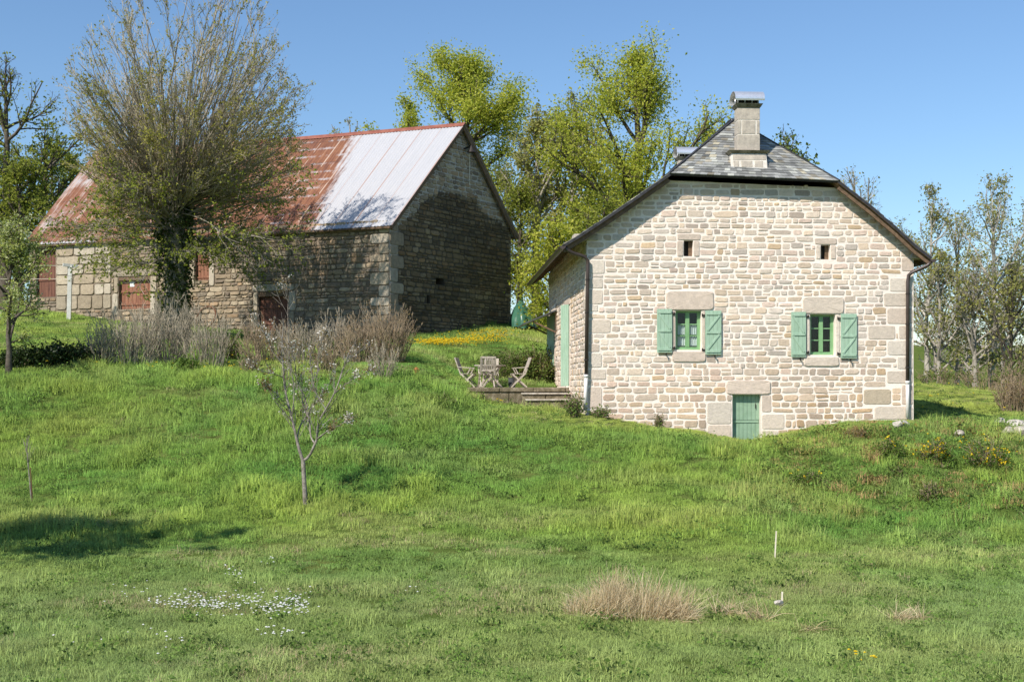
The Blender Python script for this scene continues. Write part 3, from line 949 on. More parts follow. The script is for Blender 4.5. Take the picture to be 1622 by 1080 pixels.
cz = 2.62-HB
y0, y1 = 8.3, 10.9
mb.hexa([(-.02, y0, cz), (-1.2, y0, cz-.50), (-1.2, y1, cz-.50), (-.02, y1, cz), (-.02, y0, cz+.05), (-1.2, y0, cz-.45), (-1.2, y1, cz-.45), (-.02, y1, cz+.05)])
cn = mb.build('porch_canopy', M['canopy'], house)
for y in (y0+.1, y1-.1):
    mb = MB(); mb.beam((-.03, y, cz-.75), (-.85, y, cz-.37), .05, .05); mb.beam((-.03, y, cz-.8), (-.03, y, cz-.05), .05, .05)
    mb.build('bracket', M['dark_wood'], cn)

# ---- chimneys
def chimney(cu, y0, zb, k=1.0, tall=True):
    """cu centre, y0 front of the shaft, zb bottom of the stack"""
    mb = MB()
    bw, sw = .52, .315
    zt = zb + .50                                     # top of the stone foot
    dpt = .40
    mb.hexa([(cu-bw-.03, y0-.16, zb), (cu+bw-.02, y0-.16, zb), (cu+bw-.02, y0+dpt+.7, zb), (cu-bw-.03, y0+dpt+.7, zb),
             (cu-bw+.02, y0-.06, zt), (cu+bw-.04, y0-.06, zt), (cu+bw-.04, y0+dpt+.2, zt), (cu-bw+.02, y0+dpt+.2, zt)], 1)
    # dressed stones in the foot
    x = cu-bw+.05
    for wd in (.2, .36, .28): 
        mb.hexa([(x, y0-.146, zb+.10), (x+wd-.04, y0-.146, zb+.10), (x+wd-.04, y0, zb+.10), (x, y0, zb+.10), (x, y0-.112, zb+.29), (x+wd-.04, y0-.112, zb+.29), (x+wd-.04, y0, zb+.29), (x, y0, zb+.29)], 0); x += wd+.02
    mb.hexa([(cu-bw+.04, y0-.108, zb+.31), (cu+bw-.06, y0-.108, zb+.31), (cu+bw-.06, y0, zb+.31), (cu-bw+.04, y0, zb+.31), (cu-bw+.04, y0-.076, zb+.47), (cu+bw-.06, y0-.076, zb+.47), (cu+bw-.06, y0, zb+.47), (cu-bw+.04, y0, zb+.47)], 0)
    top = zt + (1.32 if tall else .7)
    mb.box((cu-sw+.01, y0+.01, zt), (cu+sw-.01, y0+dpt-.01, top), 1)
    z = zt+.10
    hs = [.46, .40, .36] if tall else [.3, .3]
    for i, h in enumerate(hs):
        if i == 1:
            mb.box((cu-sw+.12, y0, z), (cu+sw-.13, y0+.1, z+h-.02)); mb.box((cu+sw-.09, y0, z), (cu+sw, y0+.3, z+h-.02)); mb.box((cu-sw, y0, z), (cu-sw+.09, y0+dpt, z+h-.02))
        else: mb.box((cu-sw, y0, z), (cu+sw, y0+dpt, z+h-.022))
        z += h
    c_ = mb.build('chimney', [M['granite'], M['mortar_white']], house, bevel=.012)
    mb = MB()
    mb.hexa([(cu-bw, y0-.08, zt), (cu+bw, y0-.08, zt), (cu+bw, y0+dpt+.2, zt), (cu-bw, y0+dpt+.2, zt), (cu-bw-.08, y0-.17, zt+.075), (cu+bw+.06, y0-.17, zt+.075), (cu+bw+.06, y0+dpt+.25, zt+.075), (cu-bw-.08, y0+dpt+.25, zt+.075)])
    mb.build('foot_slab', M['cap_stone'], c_, bevel=.008)
    mb = MB()
    mb.hexa([(cu-sw-.01, y0-.02, top-.02), (cu+sw+.01, y0-.02, top-.02), (cu+sw+.01, y0+dpt+.02, top-.02), (cu-sw-.01, y0+dpt+.02, top-.02), (cu-sw-.08, y0-.1, top+.08), (cu+sw+.07, y0-.1, top+.08), (cu+sw+.07, y0+dpt+.1, top+.08), (cu-sw-.08, y0+dpt+.1, top+.08)])
    mb.build('cap_slab', M['cap_stone'], c_, bevel=.008)
    mb = MB()
    zt2 = top+.08
    n = 20; r = .33; yc = y0+dpt/2
    x0, x1 = cu-.42, cu+.41
    for i in range(n):
        t0, t1 = math.pi*(-.08+1.16*i/n), math.pi*(-.08+1.16*(i+1)/n)
        p = lambda t, x, rr: (x, yc-math.cos(t)*rr*1.1, zt2+.13+math.sin(t)*rr*.75)
        mb.quad([p(t0, x0, r), p(t0, x1, r), p(t1, x1, r), p(t1, x0, r)]); mb.quad([p(t0, x0, r-.008), p(t1, x0, r-.008), p(t1, x1, r-.008), p(t0, x1, r-.008)])
        mb.quad([p(t0, x0, r), p(t1, x0, r), p(t1, x0, r-.008), p(t0, x0, r-.008)]); mb.quad([p(t0, x1, r), p(t0, x1, r-.008), p(t1, x1, r-.008), p(t1, x1, r)])
    for x in (cu-.3, cu-.1, cu+.1, cu+.28):
        for y in (y0+.03, y0+dpt-.05): mb.box((x-.014, y, zt2), (x+.014, y+.02, zt2+.26))
    s_ = mb.build('metal_cowl', M['steel'], c_, smooth=True)
    mb = MB(); mb.box((cu-.27, y0+.07, zt2), (cu+.27, y0+dpt-.07, zt2+.2)); mb.build('flue', M['black'], c_)
M['mortar_white'] = mat_noise('chimney_mortar', (.55,.50,.43), (.74,.69,.61), 6, .9, .4)
cb = HF(1188, 270, -.12)
chimney(cb[0]+.01, .04, cb[1]-.01)
rz = RIDGE[1]
chimney(HF(1085, 400, 9.6)[0], 9.1, HF(1085, 233, 9.1)[1]-2.25+.0, tall=True)
# ------------------------------------------------------------------ the old barn
rng = np.random.default_rng(21)
A_ = P(617, 0, 50.0)[:2]; D_ = P(47, 0, 57.0)[:2]; B_ = P(809, 0, 58.0)[:2]
A3, D3, B3 = np.array([*A_, 0]), np.array([*D_, 0]), np.array([*B_, 0]); C3 = D3 + (B3-A3)
BB = 1.2
barn = empty('stone_barn', (A3[0], A3[1], BB), 0, 'old rubble stone barn with rusty corrugated metal roof behind the tree', 'barn')
O3 = np.array([A3[0], A3[1], 0.])
ul = (A3-D3); LEN = np.linalg.norm(ul); ul /= LEN
ug = (B3-A3); GW = np.linalg.norm(ug); ug /= GW
nl = np.array([ul[1], -ul[0], 0]); ng = np.array([ug[1], -ug[0], 0])
if nl[1] > 0: nl = -nl
if ng[0] < 0: ng = -ng
def plane_uv(px, py, o, U, N):
    r = np.array([(px-CX)/FPX, 1, (HY-py)/FPX])
    p = r*(o.dot(N)/r.dot(N))
    return (p-o).dot(U), p[2]-BB
LWp = lambda px, py: plane_uv(px, py, D3, ul, nl)
GWp = lambda px, py: plane_uv(px, py, A3, ug, ng)
ez_n, ez_f = LWp(617, 349)[1], LWp(47, 380)[1]
eB = GWp(808, 366)[1]
apu, apz = GWp(728, 196)
print('barn len', LEN, 'gable', GW, 'eave', ez_n, ez_f, eB, 'apex', apu, apz)
BPAL = [(.31,.24,.16), (.36,.28,.185), (.25,.205,.15), (.39,.32,.225), (.21,.165,.12), (.33,.23,.14)]
BW = [.26, .2, .18, .14, .12, .10]
def lrect(x0, y0, x1, y1):
    a = LWp(x0, y1); b_ = LWp(x1, y0); return (a[0], b_[0], a[1], b_[1])
doors = [lrect(57, 391, 88, 471), lrect(188, 437, 238, 490), lrect(309, 390, 331, 444), lrect(409, 461, 457, 525)]
bl = []
bd = lambda k=1.: np.array([(.43,.36,.26), (.37,.30,.21), (.46,.40,.31)][rng.integers(3)])*rng.uniform(.9, 1.08)*k
z = -.2
i = 0
while z < ez_n-.1:
    h = rng.uniform(.32, .55); w_ = .9 if i % 2 else .5
    bl.append(((LEN-w_, LEN, z, min(z+h, ez_n)), .04, bd(1.12))); z += h; i += 1
for k, o in enumerate(doors):
    if k != 0:
        bl += [((o[0]-.35, o[0]-.01, o[2]-.3, (o[2]+o[3])/2), .04, bd()), ((o[0]-.25, o[0]-.01, (o[2]+o[3])/2, o[3]), .04, bd()),
               ((o[1]+.01, o[1]+.3, o[2]-.3, (o[2]+o[3])/2), .04, bd()), ((o[1]+.01, o[1]+.38, (o[2]+o[3])/2, o[3]), .04, bd())]
    bl.append(((o[0]-.3, o[1]+.3, o[3]+.01, o[3]+.33), .03, bd(.8)))
# big squared blocks and boulders between the first two doors
x = doors[0][1]+.05
for (z0, z1, lo_, hi_) in ((-.1, .55, .6, 1.0), (.55, 1.05, .5, .9), (1.05, 1.5, .8, 1.4), (1.5, 1.95, .7, 1.3), (1.95, 2.35, .8, 1.5), (2.35, 2.95, .9, 1.6)):
    base = (LWp(120, 487)[1])
    xx = x
    while xx < doors[1][0]-.45:
        w_ = rng.uniform(lo_, hi_); e = min(xx+w_, doors[1][0]-.4)
        bl.append(((xx, e, base+z0, base+z1), .05, bd(1.0 if z0 > .5 else .8))); xx = e
top_l = [(0, ez_f), (LEN, ez_n)]
st = masonry(rng, -.3, max(ez_n, ez_f), lambda v: (0, LEN), doors+[r for r, _, _ in bl], BPAL, (.09,.25), (.14,.6), .034, .04, BW, .17)
st += [block(*r, c_, dpt, .014, .028, 6.0) for r, dpt, c_ in bl]
bmort = lambda u, v: np.array([.20,.16,.115])*(.75+.5*vnoise(np.array([u]), np.array([v]), 3)[0])
bk = backing(doors, top_l, 0, LEN, -.5, D3-O3, ul, nl, .35, .5, bmort)
wall_part('wall', barn, bk, stones_mesh(st, rng, D3-O3, ul, nl, 12), [M['mortar'], M['barn_stone']])
# gable wall: paler pointed masonry above the dark outline of a vanished lean-to
STAIN = [GWp(*q) for q in ((628,545),(628,363),(640,352),(658,336),(668,318),(690,309),(745,314),(757,322),(770,338),(780,350),(795,358),(806,372),(809,380),(809,545))]
def inside(u, v, poly):
    r = False; n = len(poly)
    for i in range(n):
        (x0, y0), (x1, y1) = poly[i], poly[(i+1) % n]
        if (y0 > v) != (y1 > v) and u < (x1-x0)*(v-y0)/(y1-y0+1e-9)+x0: r = not r
    return r
def gcol(u, v, col):
    n = fnoise(np.array([u*.7]), np.array([v*.7]), 31, 3)[0]
    wob = (n-.5)*.5
    if inside(u+wob, v+wob, STAIN):
        k = .42+.55*np.clip(n*1.5-.35, 0, 1)
        return col*k*np.array([1, .93, .8])
    return col*np.array([.95, .97, 1.0])*1.1
def gmort(u, v):
    n = fnoise(np.array([u*.7]), np.array([v*.7]), 31, 3)[0]
    wob = (n-.5)*.5
    if inside(u+wob, v+wob, STAIN): return np.array([.085,.07,.05])*(.6+n)
    return np.array([.46,.43,.38])
slit = [GWp(676, 480)+GWp(681, 468)]
slit = (slit[0][0], slit[0][2], slit[0][1], slit[0][3]); s2 = GWp(690, 450)+GWp(703, 442); s2 = (s2[0], s2[2], s2[1], s2[3])
gtop = [(0, ez_n), (apu, apz-.12), (GW, eB)]
gl = []
z = -.2; i = 0
while z < ez_n-.15:
    h = rng.uniform(.35, .6); w_ = .55 if i % 2 else .95
    gl.append(((0, w_, z, min(z+h, ez_n-.05)), .04, bd(.8))); z += h; i += 1
def glim(v):
    us = np.linspace(0, GW, 300); ok = us[np.interp(us, [p[0] for p in gtop], [p[1] for p in gtop]) > v+.05]
    return None if len(ok) == 0 else (ok[0], ok[-1])
st = masonry(rng, -.3, apz, glim, [slit, s2]+[r for r, _, _ in gl], BPAL, (.09,.25), (.14,.58), .034, .035, BW, .15, tint=gcol)
st += [block(*r, c_, dpt, .014, .028, 6.0) for r, dpt, c_ in gl]
bk = backing([slit, s2], gtop, 0, GW, -.5, A3-O3, ug, ng, .5, .22, gmort)
wall_part('gable_wall', barn, bk, stones_mesh(st, rng, A3-O3, ug, ng, 12), [M['mortar'], M['barn_stone']])
for s in (slit, s2):
    mb = MB()
    a = A3-O3+ug*s[0]-ng*.45+np.array([0,0,s[2]]); b_ = A3-O3+ug*s[1]-ng*.45+np.array([0,0,s[3]])
    mb.quad([a, (b_[0], b_[1], a[2]), b_, (a[0], a[1], b_[2])])
    mb.build('slit_backing', M['black'], barn)
# far walls, unseen
for (o, U, N, tp, W) in ((B3, -ul, -nl, [(0, eB), (LEN, eB)], LEN), (C3, -ug, -ul, [(0, eB), (GW-apu, apz-.12), (GW, ez_f)], GW)):
    bk = backing([], tp, 0, W, -.5, o-O3, U, N, .3, .8, bmort)
    tu, tv = [p[0] for p in tp], [p[1] for p in tp]
    def lm(v):
        us = np.linspace(0, W, 200); ok = us[np.interp(us, tu, tv) > v+.03]; return None if len(ok) == 0 else (ok[0], ok[-1])
    st = masonry(rng, -.2, max(tv), lm, [], BPAL, (.25,.4), (.4,.9), .03, .03, BW, .09)
    wall_part('wall', barn, bk, stones_mesh(st, rng, o-O3, U, N, 9), [M['mortar'], M['barn_stone']])
# doors: boards with ledges
def planks(r, n, mat, name, ledges, split=None, back=.16, parent=None):
    u0, u1, v0, v1 = r
    mb = MB()
    def q(a, b_, c0, c1, y0, y1):
        o = D3-O3
        pts = []
        for zz in (c0, c1):
            for (uu, yy) in ((a, y0), (b_, y0), (b_, y1), (a, y1)): pts.append(o+ul*uu-nl*yy+np.array([0,0,zz]))
        mb.hexa(pts)
    wd = (u1-u0)/n
    for k in range(n): q(u0+k*wd+.006, u0+(k+1)*wd-.006, v0, v1, back, back+.04)
    q(u0, u1, v0, v1, back+.03, back+.06)
    for z in ledges:
        zz = v0+(v1-v0)*z; q(u0+.03, u1-.03, zz-.05, zz+.05, back-.035, back-.001)
    return mb.build(name, mat, parent or barn), q
planks(doors[0], 6, M['dark_planks'], 'door', (.35, .66, .96))[0]
d2, _ = planks(doors[1], 8, M['red_planks'], 'door', (.16, .55, .93))
o = D3-O3
u = doors[1][0]+.36*(doors[1][1]-doors[1][0]); zz = doors[1][2]+.7*(doors[1][3]-doors[1][2])
mb = MB()
mb.hexa([o+ul*(u+a)-nl*y+np.array([0,0,zz+c]) for c in (0, .26) for (a, y) in ((-.12,.148),(.12,.148),(.12,.158),(-.12,.158))])
mb.build('notice_sheet', M['paper'], d2)
planks(doors[2], 4, M['red_planks'], 'hatch_door', (.1, .5, .9)); planks(doors[3], 7, M['dark_planks'], 'door', (.2, .62))
for dk, th in ((1, .16), (3, .2), (2, .14), (0, .16)):
    r = doors[dk]; mb = MB()
    mb.hexa([o+ul*a-nl*y+np.array([0,0,c]) for c in (r[3]-th, r[3]-.005) for (a, y) in ((r[0]-.0,-.05+.06),(r[1]+.0,-.05+.06),(r[1]+.0,.30),(r[0]-.0,.30))])
    mb.build('door_lintel', M['dark_wood'], barn)
# corrugated roof
R0 = np.array([*(A3+ug*apu)[:2], apz]); R1 = P(157, 240, 61.3) - np.array([0, 0, BB])
def corr(e0, e1, r1, r0, name, over=.35, vo=.28):
    """e0/e1 wall-top points, r0/r1 ridge points (near, far)"""
    along = (e1-e0); along /= np.linalg.norm(along)
    e0 = e0 - along*vo; r0 = r0 - along*vo; e1 = e1 + along*.2; r1 = r1 + along*.2
    s0 = (e0-r0)/np.linalg.norm(e0-r0); s1 = (e1-r1)/np.linalg.norm(e1-r1)
    e0 = e0+s0*over; e1 = e1+s1*over
    Lu = np.linalg.norm(e1-e0); Lv = np.linalg.norm(r0-e0)
    nu, nv = int(Lu/.0375), 16
    n = np.cross(e1-e0, r0-e0); n /= np.linalg.norm(n); n = n if n[2] > 0 else -n
    fu = np.linspace(0, 1, nu+1)[None]; fv = np.linspace(0, 1, nv+1)[:, None]
    bl_ = (e0[None,None]*(1-fu[...,None])+e1*fu[...,None]); tl = (r0[None,None]*(1-fu[...,None])+r1*fu[...,None])
    p = bl_*(1-fv[...,None]) + tl*fv[...,None]
    ux = fu*Lu
    sheet = np.floor(ux/.95)
    h = .014*np.sin(2*np.pi*ux/.15) + .006*(_hash(sheet, sheet*0, 3)-.5) + .02*(vnoise(ux*.4, fv*4+ux*0, 8)-.5) + .012*(np.floor(fv*3.001)%2)*0
    sag = -.07*np.sin(np.pi*fu)*np.ones_like(fv)
    p = p + (h[...,None])*n + np.stack([sag*0, sag*0, sag], -1)
    uv = np.stack([ux+0*fv, fv*Lv+0*ux], -1).reshape(-1, 2)
    a = (np.arange(nv)[:,None]*(nu+1)+np.arange(nu)[None]).ravel()
    return mesh_np(name, p.reshape(-1,3), [(np.stack([a,a+1,a+nu+2,a+nu+1],1),0)], [M['corrugated']], barn, smooth=True, uv=uv), (e0, e1, r1, r0, n)
m, nt, b = new_mat('corrugated_sheet')
uvn = nd(nt, 'ShaderNodeUVMap', uv_map='UVMap').outputs[0]
sp = nd(nt, 'ShaderNodeSeparateXYZ', ins={0: uvn}); U_, V_ = sp.outputs[0], sp.outputs[1]
def anis(sx, sy, scale, detail=5, off=0):
    mp = nd(nt, 'ShaderNodeMapping', ins={'Scale': (sx, sy, 1), 'Location': (off, off, 0)}); nt.links.new(uvn, mp.inputs[0])
    return noise(nt, scale, detail, .65, mp.outputs[0])
nbig = anis(.35, .5, 1.0); nfine = anis(3, 1.2, 2.0); nstreak = anis(6, .35, 1.0, 5, 4)
shee = mth(nt, 'FRACT', mth(nt, 'DIVIDE', U_, .95))
seam = mth(nt, 'MULTIPLY', mth(nt, 'LESS_THAN', shee, .055), 1)
# boundary of the bare metal: leans along the slope
edge = mth(nt, 'ADD', mth(nt, 'MULTIPLY', V_, .2), 3.75)
edge = mth(nt, 'ADD', edge, mth(nt, 'MULTIPLY', mth(nt, 'SUBTRACT', nfine, .5), .9))
rust = mth(nt, 'MULTIPLY', mth(nt, 'SUBTRACT', U_, mth(nt, 'SUBTRACT', mth(nt, 'ADD', edge, mth(nt, 'MULTIPLY', mth(nt, 'SUBTRACT', nstreak, .5), 1.6)), .25)), 1.9, clamp=True)
# rows of bare patches just beyond the boundary, and worn patches at the far end
row = mth(nt, 'FRACT', mth(nt, 'DIVIDE', V_, .62))
rows = mth(nt, 'LESS_THAN', mth(nt, 'ADD', row, mth(nt, 'MULTIPLY', nfine, .35)), .42)
nearb = mth(nt, 'LESS_THAN', U_, mth(nt, 'ADD', edge, 2.6))
patch1 = mth(nt, 'MULTIPLY', mth(nt, 'MULTIPLY', rows, nearb), mth(nt, 'MULTIPLY', mth(nt, 'SUBTRACT', anis(1.6, .9, 1.0, 3, 9), .47), 7.0, clamp=True))
farb = mth(nt, 'MULTIPLY', mth(nt, 'SUBTRACT', U_, 11.0), .0085, clamp=True)
patch2 = mth(nt, 'MULTIPLY', mth(nt, 'SUBTRACT', mth(nt, 'ADD', mth(nt, 'MULTIPLY', nbig, .45), mth(nt, 'ADD', mth(nt, 'MULTIPLY', nstreak, .55), farb)), .562), 9.0, clamp=True)
bare = mth(nt, 'MAXIMUM', mth(nt, 'MULTIPLY', patch1, mth(nt, 'MULTIPLY', nfine, 1.25)), mth(nt, 'MULTIPLY', patch2, .8))
lowedge = mth(nt, 'MULTIPLY', mth(nt, 'LESS_THAN', V_, mth(nt, 'ADD', mth(nt,'MULTIPLY', nstreak, 1.5), -.62)), mth(nt, 'GREATER_THAN', U_, 15))
bare = mth(nt, 'MAXIMUM', bare, lowedge)
rustf = mth(nt, 'MULTIPLY', rust, mth(nt, 'SUBTRACT', 1.0, mth(nt, 'MULTIPLY', bare, .9)))
rc = ramp(nt, mth(nt, 'ADD', mth(nt, 'MULTIPLY', nstreak, .45), mth(nt, 'ADD', mth(nt, 'MULTIPLY', nfine, .25), mth(nt, 'MULTIPLY', nbig, .3))), [(.34, (.075,.034,.022)), (.44, (.15,.056,.029)), (.53, (.22,.09,.042)), (.61, (.30,.152,.08)), (.7, (.42,.30,.20))])
lap = mth(nt, 'LESS_THAN', mth(nt, 'FRACT', mth(nt, 'DIVIDE', mth(nt, 'ADD', V_, mth(nt, 'MULTIPLY', mth(nt, 'FLOOR', mth(nt, 'DIVIDE', U_, .95)), .013)), 1.72)), .03)
rc = mixc(nt, mth(nt, 'MULTIPLY', lap, .55), rc, (.06,.028,.02))
pale_seam = mth(nt, 'MULTIPLY', seam, mth(nt, 'GREATER_THAN', anis(.6, .5, 1.0, 2, 2), .5))
rc = mixc(nt, mth(nt, 'MULTIPLY', pale_seam, .55), rc, (.62,.50,.40))
zc = ramp(nt, mth(nt, 'ADD', mth(nt, 'MULTIPLY', nstreak, .6), mth(nt, 'MULTIPLY', nfine, .4)), [(.3, (.40,.405,.415)), (.5, (.445,.445,.455)), (.7, (.48,.47,.47))])
zc = mixc(nt, mth(nt, 'MULTIPLY', seam, mth(nt, 'MULTIPLY', nstreak, 1.05)), zc, (.33,.15,.08))
nt.links.new(mixc(nt, rustf, zc, rc), b.inputs['Base Color'])
nt.links.new(mth(nt, 'ADD', mth(nt, 'MULTIPLY', rustf, .33), .5), b.inputs['Roughness'])
nt.links.new(mth(nt, 'MULTIPLY', mth(nt, 'SUBTRACT', 1.0, rustf), .12), b.inputs['Metallic'])
M['corrugated'] = m
Z3 = lambda p, z: np.array([p[0]-O3[0], p[1]-O3[1], z])
r0, r1 = Z3(R0, R0[2]), Z3(R1, R1[2])
s1_, q1 = corr(Z3(A3, ez_n), Z3(D3, ez_f), r1, r0, 'metal_roof')
s2_, q2 = corr(Z3(B3, eB), Z3(C3, eB+.1), r1, r0, 'metal_roof')
mb = MB()
for q in (q1, q2):
    e0, e1, t1, t0, n = q
    al = (e1-e0)/np.linalg.norm(e1-e0)
    mb.beam(e0+al*.1-n*.12, t0+al*.1-n*.12, .07, .2)               # verge board
    mb.beam(e0-n*.08, e1-n*.08, .06, .1)                            # eaves board
    for k in range(20):
        f = (k+.5)/20; a = e0+(e1-e0)*f
        s_ = (t0-e0)/np.linalg.norm(t0-e0)
        mr = MB(); mr.beam(a-n*.12+s_*.05, a-n*.12+s_*.7, .08, .12); mr.build('rafter', M['dark_wood'], barn)
mb.build('roof_board', M['dark_wood'], barn)
mb = MB()
e0, e1, t1, t0, n = q1; n2 = q2[4]
for k in range(12):
    a, b_ = t0+(t1-t0)*k/12, t0+(t1-t0)*(k+1)/12
    sg = lambda f: np.array([0, 0, -.07*math.sin(math.pi*f)+.035])
    a, b_ = a+sg(k/12), b_+sg((k+1)/12)
    for q, nn in ((q1, n), (q2, n2)):
        s_ = (q[0]-q[3])/np.linalg.norm(q[0]-q[3])
        mb.quad([a, b_, b_+s_*.28, a+s_*.28])
mb.build('ridge_cap', mat_noise('rusty_ridge_cap', (.20,.06,.04), (.30,.12,.08), 3, .7, .2), barn)
# lamp under the gable top with its hanging cord
lu, lz = GWp(735, 236)
lp = A3-O3+ug*lu+np.array([0, 0, lz])
mb = MB(); mb.beam(lp, lp+ng*.45+np.array([0,0,.1]), .06, .06); mb.tube([lp+ng*.4+np.array([0,0,.06]), lp+ng*.4-np.array([0,0,.04]), lp+ng*.4-np.array([0,0,.2])], [.05, .1, .2], 12)
mb.build('gable_lamp', M['iron'], barn)
cu, cz = GWp(742, 240); _, cz2 = GWp(742, 294)
p = A3-O3+ug*cu+ng*.06
mb = MB(); mb.tube([p+np.array([0,0,cz]), p+np.array([0,0,cz2])], .018, 6); mb.build('cord', M['stake'], barn)
# iron hoop leaning on the wall
hp = LWp(331, 505)
c_ = D3 + ul*hp[0] + nl*.22; hz = max(tz(c_[0], c_[1]), BB+hp[1]-.5)
mb = MB(); n = 28; r = .48
for rr, zz in ((r, 0),):
    mb.tube([(c_[0]+ul[0]*r*math.cos(2*math.pi*k/n)-nl[0]*.2*(math.sin(2*math.pi*k/n)), c_[1]+ul[1]*r*math.cos(2*math.pi*k/n)-nl[1]*.2*(math.sin(2*math.pi*k/n)), hz+r+r*math.sin(2*math.pi*k/n)) for k in range(n+1)], .035, 6)
tag(mb.build('iron_hoop', M['rust_iron']), 'dark iron wheel hoop leaning against the barn wall', 'hoop')
# ------------------------------------------------------------------ terrace, furniture and small things
rng = np.random.default_rng(3)
def hw(u, y, z): 
    p = np.array([H0[0], H0[1], 0]) + ex*u + ey*y; return np.array([p[0], p[1], z])
TZ = -.03
t0_, t1_ = 4.35, 8.2
terr = empty('stone_terrace', hw(-1.5, t0_, TZ-.6), HROT, 'low mossy stone terrace beside the house under the garden table', 'terrace')
mb = MB()
x = -3.05
mb.box((-1.62, .12, .0), (1.44, 3.9, .54))
terr_core = mb.build('terrace_bed', M['mossy'], terr)
mb = MB()
x = -1.65
while x < 1.4:
    w_ = rng.uniform(.4, .9); x1 = min(x+w_, 1.47)
    mb = MB(); mb.box((x, rng.uniform(-.02, .01), .0), (x1-.012, .119, .46)); mb.build('face_stone', M['mossy'], terr, bevel=.02); x = x1
x = -1.7
while x < 1.4:
    w_ = rng.uniform(.8, 1.3); x1 = min(x+w_, 1.48)
    mb = MB(); mb.box((x, -.05, .462), (x1-.01, .6, .6)); mb.build('kerb_stone', M['mossy'], terr, bevel=.02); x = x1
mb = MB()
mb.box((-1.62, .61, .545), (1.46, 3.9, .595)); mb.build('paving', M['rock'], terr, bevel=.01)
for (y0, z1, xa) in ((-.36, .38, -.02), (-.70, .19, .08)):
    mb = MB(); mb.box((xa, y0, .0-.3), (xa+.72, -.051 if y0 > -.5 else -.361, z1)); mb.build('step', M['mossy'], terr, bevel=.025)
    mb = MB(); mb.box((xa-.02, y0-.05, z1+.003), (1.455, -.052 if y0 > -.5 else -.362, z1+.055)); mb.build('tread', M['rock'], terr, bevel=.012); mb = MB(); mb.box((xa+.735, y0, -.3), (1.46, -.051 if y0 > -.5 else -.361, z1-.01))
    mb.build('step', M['mossy'], terr, bevel=.025)

def garden_chair(loc, rz, label):
    c = empty('garden_chair', loc, rz, label, 'chair', 'wooden folding chairs around the garden table')
    mb = MB()
    for k in range(6): mb.box((-.22, -.20+k*.072, .44), (.22, -.20+k*.072+.055, .46))
    mb.build('seat', M['teak'], c)
    mb = MB()
    lean = lambda z: -.22-(z-.44)*.36
    for s in (-1, 1): mb.beam((s*.225, lean(.40), .40), (s*.225, lean(.98), .98), .05, .035)
    for z in (.55, .96): mb.beam((-.2, lean(z), z), (.2, lean(z), z), .025, .06)
    for k in range(7): mb.beam((-.18+k*.06, lean(.57), .57), (-.18+k*.06, lean(.94), .94), .035, .014)
    mb.build('backrest', M['teak'], c)
    for s in (-1, 1):
        mb = MB(); mb.beam((s*.215, -.28, .0), (s*.215, .20, .43), .03, .05); mb.build('leg', M['teak'], c)
        mb = MB(); mb.beam((s*.25, .26, .0), (s*.25, -.22, .46), .03, .05); mb.build('leg', M['teak'], c)
        mb = MB(); mb.beam((s*.255, lean(.67), .67), (s*.255, .16, .64), .045, .025); mb.beam((s*.255, .12, .63), (s*.255, .02, .44), .03, .03); mb.build('armrest', M['teak'], c)
    return c
TF = TZ+.002
def terr_pt(px, d): 
    p = P(px, 0, d); p[2] = TF; return p
tb = empty('garden_table', terr_pt(776, 40.3), .3, 'round weathered wooden garden table with crossed legs on the terrace', 'table')
mb = MB()
n = 32
for zz in ((.70, .735),):
    top = [(.52*math.cos(2*math.pi*k/n), .52*math.sin(2*math.pi*k/n)) for k in range(n)]
    mb.quad([(x, y, .735) for x, y in top]); mb.quad([(x, y, .70) for x, y in top][::-1])
    for k in range(n):
        a, b_ = top[k], top[(k+1) % n]; mb.quad([(*a, .70), (*b_, .70), (*b_, .735), (*a, .735)])
mb.box((-.35, -.03, .65), (.35, .03, .6995)); mb.box((-.03, -.35, .6), (.03, .35, .6495))
mb.build('tabletop', M['teak'], tb)
for s in (-1, 1):
    for r_ in (-1, 1):
        mb = MB(); mb.beam((s*.33, r_*.24, 0), (-s*.28, r_*.24, .66), .055, .055); mb.build('leg', M['teak'], tb)
c = garden_chair(terr_pt(742, 40.6), math.radians(-100), 'wooden garden chair left of the round table, turned sideways')
def more(px, d, rz, lab):
    k = copy_tree(c); k.location = tuple(terr_pt(px, d)); k.rotation_euler = (0, 0, rz); k['label'] = lab
more(777, 41.5, math.radians(176), 'wooden garden chair with slatted back facing out, directly behind the table')
more(771, 39.55, math.radians(8), 'wooden garden chair with its back to the meadow, in front of the table')
more(820, 40.7, math.radians(98), 'wooden garden chair right of the table, nearest the house door')
mb = MB(); mb.tube([(0,0,0), (0,0,.3), (0,0,.33)], [.11, .13, .14], 14)
o = mb.build('plant_pot', M['pot_grey'], loc=terr_pt(811, 41.3)); tag(o, 'small dark grey pot on the terrace beside the chair', 'pot')

# clothes post and its lines
g = G(109, 53.5); zt = P(113, 420, 53.5)[2]
post = empty('clothes_post', g, .15, 'pale T-shaped clothes line post standing before the barn', 'post')
mb = MB(); mb.beam((0,0,-.1), (.06,0,zt-g[2]), .17, .15); mb.build('post', M['concrete_post'], post)
mb = MB(); mb.beam((-.22,-.12,zt-g[2]), (.36,.12,zt-g[2]-.04), .14, .13); mb.build('crossarm', M['concrete_post'], post)
mb = MB()
mb.tube([(.0,0,zt-g[2]-.02), (-3.5,.4,zt-g[2]+.05-.1), (-8,.8,zt-g[2]+.1)], .01, 5); mb.tube([(.0,0,zt-g[2]-.6), (-3.5,.4,zt-g[2]-.62), (-8,.8,zt-g[2]-.5)], .01, 5)
mb.build('line', M['stake'], post)

